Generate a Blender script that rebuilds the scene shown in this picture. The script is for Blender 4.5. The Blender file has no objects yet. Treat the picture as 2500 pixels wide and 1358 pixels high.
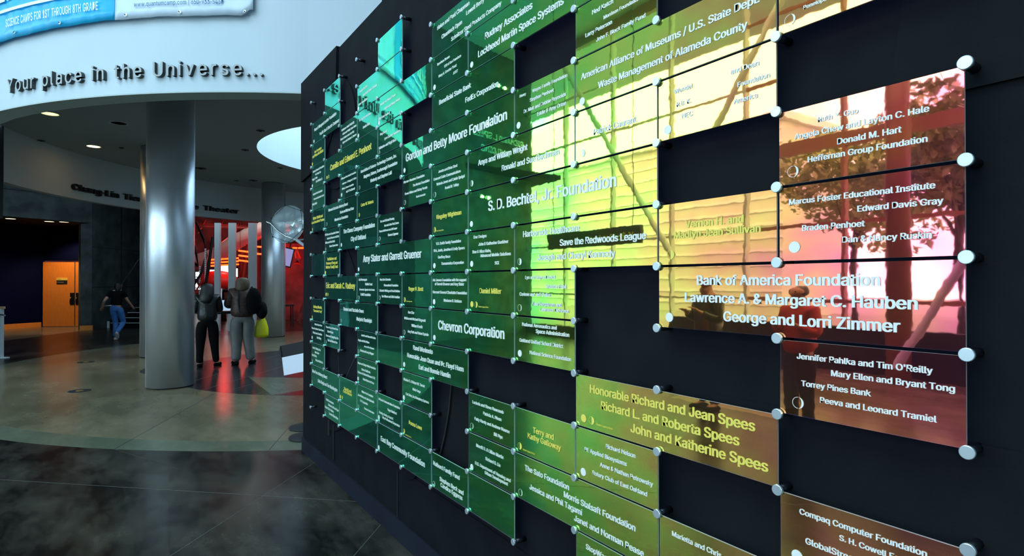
import bpy, bmesh, math, random, os
from mathutils import Vector, Matrix
from math import sin, cos, pi, radians as RD, atan2, hypot
random.seed(7)
SC = bpy.context.scene
COL = SC.collection
Z0 = 1.638            # eye height; the floor is z = 0

# ------------------------------------------------------------------ camera
def set_camera():
    f, yaw, pitch, roll = 1390.797, 0.6003041, 0.0065677, -0.00039189
    fw = Vector((sin(yaw)*cos(pitch), cos(yaw)*cos(pitch), sin(pitch)))
    r = Vector((cos(yaw), -sin(yaw), 0)); u = r.cross(fw)
    r2 = r*cos(roll)+u*sin(roll); u2 = u*cos(roll)-r*sin(roll)
    cam = bpy.data.cameras.new('camera'); co = bpy.data.objects.new('camera', cam); COL.objects.link(co)
    m = Matrix((r2, u2, -fw)).transposed().to_4x4(); m.translation = (0, 0, Z0); co.matrix_world = m
    cam.sensor_width = 36; cam.lens = f*36/2500; cam.clip_start = .02; cam.clip_end = 300
    SC.camera = co
set_camera()
SC.view_settings.view_transform = 'Standard'; SC.view_settings.look = 'None'
SC.view_settings.gamma = 1; SC.view_settings.use_curve_mapping = False
SC.view_settings.exposure = 0.0
# ------------------------------------------------------------------ sky: even bright overcast
W = bpy.data.worlds.new('world'); SC.world = W; W.use_nodes = True
bg = W.node_tree.nodes['Background']; bg.inputs[0].default_value = (.58, .84, 1.0, 1); bg.inputs[1].default_value = 6.2

def light(name, kind, loc, power, color, size=.1, rot=(0, 0, 0), size_y=None, spot=None, blend=.5):
    l = bpy.data.lights.new(name, kind); l.energy = power; l.color = color
    if kind == 'AREA':
        l.size = size
        if size_y: l.shape = 'RECTANGLE'; l.size_y = size_y
    else: l.shadow_soft_size = size
    if spot: l.spot_size = spot; l.spot_blend = blend
    o = bpy.data.objects.new(name, l); o.location = loc; o.rotation_euler = rot; COL.objects.link(o); return o
# sampling portals in window, skylight and added roof opening (they emit nothing of their own)
pl = light('window_portal', 'AREA', (-8.3, 4.5, 4.2), 1, (1, 1, 1), 25, (0, -pi/2, 0), 8.4)
pl.data.size = 8.4; pl.data.size_y = 25; pl.data.cycles.is_portal = True
pl = light('skylight_portal', 'AREA', (5.55, 12.8, 8.1), 1, (1, 1, 1), 6.6, (0, 0, 0)); pl.data.cycles.is_portal = True
pl = light('added_roof_hole_portal', 'AREA', (-3.65, 3.0, 9.1), 1, (1, 1, 1), 5.7, (0, 0, 0), 9.0); pl.data.cycles.is_portal = True
# red exhibit lamps in the far hall
light('red_hall_lamp', 'POINT', (4.3, 25.2, 4.0), 151, (1, .03, .02), .4)
light('red_hall_lamp', 'POINT', (7.5, 24.5, 3.6), 151, (1, .03, .02), .4)
light('red_hall_lamp', 'POINT', (4.2, 31.5, 4.2), 252, (1, .04, .03), .5)
light('red_hall_lamp', 'POINT', (6.3, 29.5, 1.2), 126, (1, .03, .02), .4)
light('duct_lamp', 'POINT', (4.6, 27.9, 5.4), 90, (1, .9, .85), .15)
# warm downlights in the recess by the wooden door
light('recess_lamp', 'SPOT', (-1.7, 25.3, 3.5), 190, (1, .62, .3), .05, (RD(12), RD(-4), 0), spot=RD(115))
light('recess_lamp', 'SPOT', (-2.7, 24.9, 3.5), 60, (1, .62, .3), .05, (RD(8), 0, 0), spot=RD(110))
light('concourse_lamp', 'SPOT', (-1.05, 12.6, 4.5), 40, (1, .85, .6), .05, (0, 0, 0), spot=RD(80))
light('concourse_lamp', 'SPOT', (-.55, 15.0, 4.5), 40, (1, .85, .6), .05, (0, 0, 0), spot=RD(80))

# ------------------------------------------------------------------ materials
def mat(name, col=(.5, .5, .5), rough=.5, metal=0., spec=.5, noise=None, bump=None, emit=None, stretch=None):
    m = bpy.data.materials.new(name); m.use_nodes = True; nt = m.node_tree; N = nt.nodes; L = nt.links
    b = N['Principled BSDF']; b.inputs['Base Color'].default_value = (*col, 1); b.inputs['Roughness'].default_value = rough
    b.inputs['Metallic'].default_value = metal; b.inputs['Specular IOR Level'].default_value = spec
    tc = N.new('ShaderNodeTexCoord'); vec = tc.outputs['Object']
    if stretch:
        mp = N.new('ShaderNodeMapping'); mp.inputs['Scale'].default_value = stretch; L.new(vec, mp.inputs[0]); vec = mp.outputs[0]
    if noise:      # (scale, second colour, detail)
        n = N.new('ShaderNodeTexNoise'); n.inputs['Scale'].default_value = noise[0]; n.inputs['Detail'].default_value = noise[2] if len(noise) > 2 else 5
        L.new(vec, n.inputs['Vector'])
        rp = N.new('ShaderNodeValToRGB'); rp.color_ramp.elements[0].position = .36; rp.color_ramp.elements[1].position = .68
        rp.color_ramp.elements[0].color = (*col, 1); rp.color_ramp.elements[1].color = (*noise[1], 1)
        L.new(n.outputs['Fac'], rp.inputs[0]); L.new(rp.outputs[0], b.inputs['Base Color'])
    if bump:       # (scale, strength)
        n2 = N.new('ShaderNodeTexNoise'); n2.inputs['Scale'].default_value = bump[0]; n2.inputs['Detail'].default_value = 4
        L.new(vec, n2.inputs['Vector']); bp = N.new('ShaderNodeBump'); bp.inputs['Strength'].default_value = bump[1]; bp.inputs['Distance'].default_value = .01
        L.new(n2.outputs['Fac'], bp.inputs['Height']); L.new(bp.outputs[0], b.inputs['Normal'])
    if emit: b.inputs['Emission Color'].default_value = (*emit[0], 1); b.inputs['Emission Strength'].default_value = emit[1]
    return m

def dichroic(name, edge=False):
    """Thin-film coated glass: what it mirrors is tinted by the angle of incidence, the rest passes through."""
    m = bpy.data.materials.new(name); m.use_nodes = True; nt = m.node_tree; N = nt.nodes; L = nt.links
    N.remove(N['Principled BSDF']); out = N['Material Output']
    geo = N.new('ShaderNodeNewGeometry'); dot = N.new('ShaderNodeVectorMath'); dot.operation = 'DOT_PRODUCT'
    if edge:
        nv = N.new('ShaderNodeCombineXYZ'); nv.inputs[0].default_value = -1; src = nv.outputs[0]
    else: src = geo.outputs['True Normal']
    L.new(geo.outputs['Incoming'], dot.inputs[0]); L.new(src, dot.inputs[1])
    ab = N.new('ShaderNodeMath'); ab.operation = 'ABSOLUTE'; L.new(dot.outputs['Value'], ab.inputs[0])
    n = N.new('ShaderNodeTexNoise'); n.inputs['Scale'].default_value = 5.; n.inputs['Detail'].default_value = 2
    mp = N.new('ShaderNodeMapping'); mp.inputs['Scale'].default_value = (1, 1, 1.6); L.new(geo.outputs['Position'], mp.inputs[0]); L.new(mp.outputs[0], n.inputs['Vector'])
    ma = N.new('ShaderNodeMath'); ma.operation = 'MULTIPLY_ADD'; ma.inputs[1].default_value = .26; ma.inputs[2].default_value = -.125; L.new(n.outputs['Fac'], ma.inputs[0])
    ad = N.new('ShaderNodeMath'); ad.operation = 'ADD'; L.new(ab.outputs[0], ad.inputs[0]); L.new(ma.outputs[0], ad.inputs[1])
    rp = N.new('ShaderNodeValToRGB'); e = rp.color_ramp.elements
    stops = [(.16, (.20, .84, .74)), (.30, (.15, .95, .66)), (.42, (.12, .88, .42)), (.52, (.15, .83, .20)), (.60, (.40, .90, .13)),
             (.68, (.74, .84, .13)), (.755, (.93, .58, .13)), (.84, (.95, .36, .13)), (.91, (.94, .23, .18)), (.98, (.90, .14, .24))]
    e[0].position, e[0].color = stops[0][0], (*stops[0][1], 1); e[1].position, e[1].color = stops[-1][0], (*stops[-1][1], 1)
    for p, c in stops[1:-1]:
        q = e.new(p); q.color = (*c, 1)
    L.new(ad.outputs[0], rp.inputs[0])
    if edge:
        mx = N.new('ShaderNodeMix'); mx.data_type = 'RGBA'; mx.inputs[0].default_value = .6; L.new(rp.outputs[0], mx.inputs[6]); mx.inputs[7].default_value = (.85, .95, .95, 1)  # pale tint stands in for light glowing out of the pane edges
        d = N.new('ShaderNodeBsdfDiffuse'); g = N.new('ShaderNodeBsdfGlossy'); g.inputs['Roughness'].default_value = .25
        L.new(mx.outputs[2], d.inputs[0]); L.new(mx.outputs[2], g.inputs[0]); s = N.new('ShaderNodeMixShader'); s.inputs[0].default_value = .4
        L.new(d.outputs[0], s.inputs[1]); L.new(g.outputs[0], s.inputs[2]); L.new(s.outputs[0], out.inputs[0]); return m
    n2 = N.new('ShaderNodeTexNoise'); n2.inputs['Scale'].default_value = 9; n2.inputs['Detail'].default_value = 3; L.new(geo.outputs['Position'], n2.inputs['Vector'])
    bp = N.new('ShaderNodeBump'); bp.inputs['Strength'].default_value = .12; bp.inputs['Distance'].default_value = .0012; L.new(n2.outputs['Fac'], bp.inputs['Height'])
    g = N.new('ShaderNodeBsdfGlossy'); g.inputs['Roughness'].default_value = .018; L.new(rp.outputs[0], g.inputs[0]); L.new(bp.outputs[0], g.inputs['Normal'])
    inv = N.new('ShaderNodeInvert'); L.new(rp.outputs[0], inv.inputs['Color'])
    sc = N.new('ShaderNodeMix'); sc.data_type = 'RGBA'; sc.blend_type = 'MULTIPLY'; sc.inputs[0].default_value = 1; L.new(inv.outputs[0], sc.inputs[6]); sc.inputs[7].default_value = (.6, .6, .6, 1)
    t = N.new('ShaderNodeBsdfTransparent'); L.new(sc.outputs[2], t.inputs[0])
    a = N.new('ShaderNodeAddShader'); L.new(g.outputs[0], a.inputs[0]); L.new(t.outputs[0], a.inputs[1])
    dm = N.new('ShaderNodeMix'); dm.data_type = 'RGBA'; dm.blend_type = 'MULTIPLY'; dm.inputs[0].default_value = 1; L.new(rp.outputs[0], dm.inputs[6]); dm.inputs[7].default_value = (.03, .03, .03, 1)
    df = N.new('ShaderNodeBsdfDiffuse'); L.new(dm.outputs[2], df.inputs[0]); a2 = N.new('ShaderNodeAddShader'); L.new(a.outputs[0], a2.inputs[0]); L.new(df.outputs[0], a2.inputs[1]); L.new(a2.outputs[0], out.inputs[0])
    return m

def clear_glass(name, tint=(.96, .98, .98), rough=0.0, fr=1.45, haze=None):
    m = bpy.data.materials.new(name); m.use_nodes = True; nt = m.node_tree; N = nt.nodes; L = nt.links
    N.remove(N['Principled BSDF']); out = N['Material Output']
    f = N.new('ShaderNodeFresnel'); f.inputs[0].default_value = fr; t = N.new('ShaderNodeBsdfTransparent'); t.inputs[0].default_value = (*tint, 1)
    g = N.new('ShaderNodeBsdfGlossy'); g.inputs['Roughness'].default_value = rough; s = N.new('ShaderNodeMixShader')
    L.new(f.outputs[0], s.inputs[0]); L.new(t.outputs[0], s.inputs[1]); L.new(g.outputs[0], s.inputs[2]); last = s
    if haze:
        d = N.new('ShaderNodeBsdfDiffuse'); d.inputs[0].default_value = (*haze[0], 1); s2 = N.new('ShaderNodeMixShader'); s2.inputs[0].default_value = haze[1]
        L.new(s.outputs[0], s2.inputs[1]); L.new(d.outputs[0], s2.inputs[2]); last = s2
    L.new(last.outputs[0], out.inputs[0]); return m

M = {}
M['film'] = dichroic('dichroic_glass'); M['edge'] = dichroic('dichroic_glass_edge', True)
M['black'] = mat('black_board', (.0050, .0058, .0075), .85, spec=.12, noise=(6, (.0075, .0085, .0105)), bump=(160, .06))
M['blackdeep'] = mat('black_groove', (.003, .003, .004), .7)
M['navy'] = mat('navy_kick_board', (.008, .010, .017), .6, spec=.2, noise=(5, (.012, .015, .026)))
M['cap'] = mat('brushed_cap', (.72, .78, .84), .32, .75)
M['stem'] = mat('dark_stem', (.03, .035, .045), .3, .8)
M['text'] = mat('white_vinyl', (.84, .82, .79), .45)
M['gold'] = mat('yellow_vinyl', (.88, .70, .12), .45)
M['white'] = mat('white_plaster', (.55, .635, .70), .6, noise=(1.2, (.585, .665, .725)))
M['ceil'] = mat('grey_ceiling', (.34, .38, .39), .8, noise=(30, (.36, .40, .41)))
M['drum'] = mat('pale_drum_wall', (.50, .56, .57), .8)
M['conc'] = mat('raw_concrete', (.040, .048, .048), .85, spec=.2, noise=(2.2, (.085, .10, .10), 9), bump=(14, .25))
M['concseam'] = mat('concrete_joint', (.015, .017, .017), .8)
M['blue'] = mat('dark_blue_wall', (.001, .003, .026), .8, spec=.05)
M['wood'] = mat('orange_wood', (.80, .25, .035), .38, noise=(4, (.86, .30, .05), 8), stretch=(6, 6, 1))
M['woodlt'] = mat('pale_wood', (.5, .33, .16), .45, noise=(8, (.6, .42, .2), 5), stretch=(1, 1, 6))
M['steel'] = mat('column_steel', (.84, .86, .93), .36, .86, noise=(3, (.88, .90, .96), 6), stretch=(1, 1, .15), bump=(60, .03))
M['steeljoint'] = mat('column_joint', (.62, .68, .72), .3, .8)
M['chrome'] = mat('bright_metal', (.75, .78, .8), .18, .95)
M['darkmetal'] = mat('dark_metal', (.02, .022, .025), .4, .6)
M['matblack'] = mat('matt_black', (.01, .01, .012), .7)
M['lettergrey'] = mat('letter_grey', (.42, .44, .45), .5)
M['letterdark'] = mat('letter_side', (.045, .05, .05), .6)
M['letterblack'] = mat('letter_black', (.006, .006, .007), .6)
M['banblue'] = mat('banner_blue', (.01, .42, .78), .28, bump=(3.5, .9), noise=(2.2, (.02, .50, .85), 3))
M['banwhite'] = mat('banner_white', (.62, .74, .88), .25, bump=(3.0, .9), noise=(2.5, (.75, .84, .95), 4))
M['banink'] = mat('banner_white_ink', (.92, .97, 1), .3); M['bannavy'] = mat('banner_navy_ink', (.01, .12, .26), .4)
M['paper'] = mat('white_paper', (.82, .84, .95), .6)
M['fin'] = mat('grey_fin', (.72, .76, .78), .6)
M['redwall'] = mat('red_wall', (.10, .014, .012), .7, noise=(1.5, (.42, .05, .04), 6)); M['redpaint'] = mat('red_paint', (.7, .03, .02), .35)
M['brownred'] = mat('brown_red_board', (.16, .04, .025), .6)
M['duct'] = mat('silver_duct', (.78, .74, .70), .35, .3, bump=(7, .9), stretch=(1, 1, 1))
M['neon'] = mat('red_tube', (1, .1, .02), .4, emit=((1, .055, .006), 6)); M['lampwarm'] = mat('warm_lamp', (1, .9, .7), .4, emit=((1, .80, .5), 3.5))
M['lampdim'] = mat('dim_lamp', (.9, .85, .5), .4, emit=((.9, .85, .45), .75))
M['winlit'] = mat('daylight_window', (1, 1, 1), .4, emit=((.85, .97, 1), 3))
M['screen'] = mat('violet_screen', (.1, .1, .2), .3, emit=((.30, .28, .55), .9))
M['skin'] = mat('skin', (.50, .27, .19), .5); M['hairdark'] = mat('dark_hair', (.008, .007, .008), .35, bump=(40, .5), stretch=(6, 6, .6))
M['hairblond'] = mat('blond_hair', (.15, .10, .05), .5, noise=(22, (.07, .045, .025), 5), stretch=(4, 4, .5), bump=(50, .5))
M['leather'] = mat('dark_leather', (.012, .013, .015), .32, bump=(18, .8)); M['blackcloth'] = mat('black_cloth', (.005, .005, .006), .9, spec=.1)
M['brownjkt'] = mat('brown_patterned_fabric', (.035, .018, .014), .55, noise=(26, (.10, .05, .04), 6), bump=(25, .5)); M['greytrs'] = mat('grey_trousers', (.17, .165, .155), .7, bump=(9, .7), noise=(7, (.22, .21, .2)))
M['jeans'] = mat('blue_jeans', (.025, .12, .36), .7, noise=(12, (.05, .19, .48)), bump=(12, .5)); M['yellow'] = mat('yellow_plastic', (.80, .72, .01), .35, bump=(9, .8))
M['shoewht'] = mat('pale_shoe', (.5, .5, .48), .6); M['redcloth'] = mat('red_cloth', (.45, .02, .03), .7)
M['eye'] = mat('eye', (.03, .02, .02), .2)
M['mullion'] = mat('window_frame_paint', (.42, .20, .12), .45); M['truss'] = mat('white_truss_paint', (.75, .78, .8), .4)
M['glasspane'] = clear_glass('window_glass'); M['lens'] = clear_glass('lens_glass', (.93, .97, .97), .02, 1.5, ((.70, .82, .88), .22))
M['leaf'] = mat('tree_leaves', (.22, .28, .07), .5, noise=(3, (.50, .52, .20))); M['bark'] = mat('tree_bark', (.08, .06, .045), .9)
M['ground'] = mat('outdoor_paving', (.30, .29, .27), .9)
M['siding'] = mat('pale_siding', (.62, .64, .60), .8); M['bulb'] = mat('spot_bulb', (1, .9, .6), .4, emit=((1, .9, .55), 25))
M['brass'] = mat('brass', (.6, .42, .12), .35, .9)
def floormat(name, a, b, sc, rough, c=None):
    m = mat(name, a, rough, spec=.16, noise=(sc, b, 12), bump=(3, .02), stretch=(1, .40, 1))
    r = [n for n in m.node_tree.nodes if n.type == 'VALTORGB'][0]; r.inputs[0].links[0].from_node.inputs['Roughness'].default_value = .68; r.color_ramp.elements[0].position = .40; r.color_ramp.elements[1].position = .74; return m
M['fdark'] = floormat('dark_polished_floor', (.0045, .0045, .0045), (.075, .068, .055), 2.6, .27)
M['fdisc'] = floormat('charcoal_polished_floor', (.016, .020, .023), (.036, .042, .044), 2.5, .20)
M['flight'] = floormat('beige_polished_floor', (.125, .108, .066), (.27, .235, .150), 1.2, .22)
M['fgreen'] = floormat('green_polished_floor', (.10, .118, .080), (.18, .19, .135), 2.0, .22)
M['fred'] = floormat('red_polished_floor', (.13, .02, .02), (.16, .03, .03), 3, .2)
M['joint'] = mat('floor_joint_line', (.10, .10, .095), .5)
M['jointdark'] = mat('dark_floor_joint_line', (.03, .03, .028), .5)

# ------------------------------------------------------------------ evaluated pieces (lettering, skinned figures), made in one go
FONT = None
for cand in [os.path.join(bpy.utils.resource_path('LOCAL'), 'datafiles', 'fonts', 'Inter.woff2')]:
    try: FONT = bpy.data.fonts.load(cand)
    except Exception: FONT = None
QUEUE = {}
def q_text(key, s, ext=0., off=.022, res=2, spacing=1.0):
    if key in QUEUE: return
    cu = bpy.data.curves.new('lettering', 'FONT'); cu.body = s; cu.size = 1; cu.extrude = ext; cu.offset = off; cu.resolution_u = res; cu.space_character = spacing
    if FONT: cu.font = FONT
    o = bpy.data.objects.new('tmp', cu); COL.objects.link(o); QUEUE[key] = o
def q_skin(key, V, E, R, root=0, sub=2):
    me = bpy.data.meshes.new('figure'); me.from_pydata(V, E, [])
    o = bpy.data.objects.new('tmp', me); COL.objects.link(o)
    md = o.modifiers.new('s', 'SKIN'); md.use_smooth_shade = True
    for i, r in enumerate(R):
        r = r if isinstance(r, tuple) else (r, r); me.skin_vertices[0].data[i].radius = r; me.skin_vertices[0].data[i].use_root = (i == root)
    s = o.modifiers.new('u', 'SUBSURF'); s.levels = sub; s.render_levels = sub
    QUEUE[key] = o
BAKED = {}
def bake_queue():
    bpy.context.view_layer.update(); dg = bpy.context.evaluated_depsgraph_get()
    for k, o in QUEUE.items(): BAKED[k] = bpy.data.meshes.new_from_object(o.evaluated_get(dg))
    for k, o in QUEUE.items():
        d = o.data; isc = isinstance(d, bpy.types.Curve); bpy.data.objects.remove(o)
        (bpy.data.curves if isc else bpy.data.meshes).remove(d)

# ------------------------------------------------------------------ building helpers
def tag(o, label=None, cat=None, group=None, kind=None):
    if label: o['label'] = label
    if cat: o['category'] = cat
    if group: o['group'] = group
    if kind: o['kind'] = kind
    return o
def thing(name, label, cat, loc=(0, 0, 0), rz=0, group=None):
    o = bpy.data.objects.new(name, None); o.empty_display_size = .1; COL.objects.link(o); o.location = loc; o.rotation_euler = (0, 0, rz)
    return tag(o, label, cat, group)
class MB:
    """collects shapes and links them as one mesh object"""
    def __init__(s): s.v = []; s.f = []; s.m = []; s.sm = []
    def add(s, V, F, mi=0, smooth=False):
        b = len(s.v); s.v += [tuple(p) for p in V]
        for f in F: s.f.append([b+i for i in f]); s.m.append(mi); s.sm.append(smooth)
        return s
    def box(s, x0, x1, y0, y1, z0, z1, mi=0):
        return s.add([(x0, y0, z0), (x1, y0, z0), (x1, y1, z0), (x0, y1, z0), (x0, y0, z1), (x1, y0, z1), (x1, y1, z1), (x0, y1, z1)],
                     [(0, 3, 2, 1), (4, 5, 6, 7), (0, 1, 5, 4), (1, 2, 6, 5), (2, 3, 7, 6), (3, 0, 4, 7)], mi)
    def bbox(s, x0, x1, y0, y1, z0, z1, b=.005, mi=0):   # box with chamfered long edges (all 12)
        X = [(x0+b, x1-b)]; V = []; 
        bm = bmesh.new(); bmesh.ops.create_cube(bm, size=1); bmesh.ops.scale(bm, verts=bm.verts, vec=(x1-x0, y1-y0, z1-z0)); bmesh.ops.translate(bm, verts=bm.verts, vec=((x0+x1)/2, (y0+y1)/2, (z0+z1)/2))
        bmesh.ops.bevel(bm, geom=bm.edges[:], offset=b, segments=1, affect='EDGES'); bm.verts.index_update()
        s.add([v.co[:] for v in bm.verts], [[v.index for v in f.verts] for f in bm.faces], mi); bm.free(); return s
    def obox(s, a, b, w, z0, z1, mi=0):      # upright box along the ground line a-b, thickness w (to the left of a->b)
        ax, ay = a[:2]; bx, by = b[:2]; d = hypot(bx-ax, by-ay); nx, ny = -(by-ay)/d*w, (bx-ax)/d*w
        P = [(ax, ay), (bx, by), (bx+nx, by+ny), (ax+nx, ay+ny)]
        return s.prism(P, z0, z1, mi)
    def prism(s, P, z0, z1, mi=0):
        ar = sum(P[i][0]*P[(i+1) % len(P)][1]-P[(i+1) % len(P)][0]*P[i][1] for i in range(len(P)))
        if ar < 0: P = P[::-1]
        n = len(P); V = [(x, y, z0) for x, y in P]+[(x, y, z1) for x, y in P]
        return s.add(V, [tuple(range(n))[::-1], tuple(range(n, 2*n))]+[(i, (i+1) % n, n+(i+1) % n, n+i) for i in range(n)], mi)
    def prism_x(s, P, x0, x1, mi=0):         # polygon in (y, z) extruded along x
        ar = sum(P[i][0]*P[(i+1) % len(P)][1]-P[(i+1) % len(P)][0]*P[i][1] for i in range(len(P)))
        if ar < 0: P = P[::-1]
        n = len(P); V = [(x0, y, z) for y, z in P]+[(x1, y, z) for y, z in P]
        return s.add(V, [tuple(range(n))[::-1], tuple(range(n, 2*n))]+[(i, (i+1) % n, n+(i+1) % n, n+i) for i in range(n)], mi)
    def lathe(s, c, prof, seg=32, mi=0, axis='z', smooth=True):
        V = []; F = []; n = len(prof)
        for k in range(seg):
            a = 2*pi*k/seg
            for r, h in prof:
                if axis == 'z': V.append((c[0]+r*cos(a), c[1]+r*sin(a), c[2]+h))
                elif axis == 'x': V.append((c[0]+h, c[1]+r*cos(a), c[2]+r*sin(a)))
                else: V.append((c[0]+r*cos(a), c[1]+h, c[2]-r*sin(a)))
        for k in range(seg):
            for i in range(n-1):
                a, b = k*n+i, ((k+1) % seg)*n+i; F.append((a, b, b+1, a+1))
        s.add(V, F, mi, smooth); b = len(s.v)-len(V)
        for end in (0, n-1):
            if prof[end][0] > 1e-6:
                f = [b+k*n+end for k in range(seg)]; s.f.append(f[::-1] if end == 0 else f); s.m.append(mi); s.sm.append(False)
        return s
    def tube(s, pts, r, seg=8, mi=0, smooth=True, taper=None):
        pts = [Vector(p) for p in pts]; n = len(pts); V = []; up = Vector((0, 0, 1))
        for i, p in enumerate(pts):
            t = (pts[min(i+1, n-1)]-pts[max(i-1, 0)]).normalized(); u = t.cross(up)
            if u.length < .05: u = t.cross(Vector((1, 0, 0)))
            u.normalize(); w = u.cross(t); rr = r if not taper else r+(taper-r)*i/(n-1)
            V += [p+(u*cos(2*pi*k/seg)+w*sin(2*pi*k/seg))*rr for k in range(seg)]
        F = [(i*seg+k, i*seg+(k+1) % seg, (i+1)*seg+(k+1) % seg, (i+1)*seg+k) for i in range(n-1) for k in range(seg)]
        s.add(V, F, mi, smooth); s.add(V[:seg], [tuple(range(seg))[::-1]], mi); s.add(V[-seg:], [tuple(range(seg))], mi); return s
    def ball(s, c, r, seg=14, rings=8, mi=0, wob=0):
        rx, ry, rz = (r, r, r) if not isinstance(r, tuple) else r; V = [(c[0], c[1], c[2]-rz)]
        for i in range(1, rings):
            a = pi*i/rings
            for k in range(seg):
                b = 2*pi*k/seg; w = 1+wob*sin(3*b+i*2.1)*sin(a*2+k); V.append((c[0]+rx*w*sin(a)*cos(b), c[1]+ry*w*sin(a)*sin(b), c[2]-rz*cos(a)))
        V.append((c[0], c[1], c[2]+rz)); F = []
        for k in range(seg):
            F.append((0, 1+(k+1) % seg, 1+k)); F.append((len(V)-1, 1+(rings-2)*seg+k, 1+(rings-2)*seg+(k+1) % seg))
            for i in range(rings-2): F.append((1+i*seg+k, 1+i*seg+(k+1) % seg, 1+(i+1)*seg+(k+1) % seg, 1+(i+1)*seg+k))
        return s.add(V, F, mi, True)
    def mesh(s, me, mx, mi=0, smooth=False):
        return s.add([mx @ v.co for v in me.vertices], [list(p.vertices) for p in me.polygons], mi, smooth)
    def build(s, name, mats, parent=None, **kw):
        me = bpy.data.meshes.new(name); me.from_pydata(s.v, [], s.f); 
        for m in (mats if isinstance(mats, (list, tuple)) else [mats]): me.materials.append(M[m])
        me.polygons.foreach_set('material_index', s.m); me.polygons.foreach_set('use_smooth', s.sm); me.update()
        o = bpy.data.objects.new(name, me); COL.objects.link(o)
        if parent: o.parent = parent
        return tag(o, **kw)
def struct(name, mb, mats, parent=None): return mb.build(name, mats, parent, kind=None if parent else 'structure')
def link_mesh(name, me, mats, parent=None, loc=(0, 0, 0), rot=(0, 0, 0)):
    o = bpy.data.objects.new(name, me); COL.objects.link(o); o.location = loc; o.rotation_euler = rot
    if parent: o.parent = parent
    return o
def clone(root, loc, label=None):
    r = root.copy(); COL.objects.link(r); r.location = loc
    if label: r['label'] = label
    for ch in list(root.children):
        c = ch.copy(); COL.objects.link(c); c.parent = r
    return r
ORD = ['zeroth', 'first', 'second', 'third', 'fourth', 'fifth', 'sixth', 'seventh', 'eighth', 'ninth', 'tenth', 'eleventh', 'twelfth', 'thirteenth', 'fourteenth', 'fifteenth', 'sixteenth']
NUM = ['no', 'one', 'two', 'three', 'four', 'five', 'six']
def arc(c, R, a0, a1, n): return [(c[0]+R*cos(RD(a0+(a1-a0)*i/n)), c[1]+R*sin(RD(a0+(a1-a0)*i/n))) for i in range(n+1)]
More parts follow.
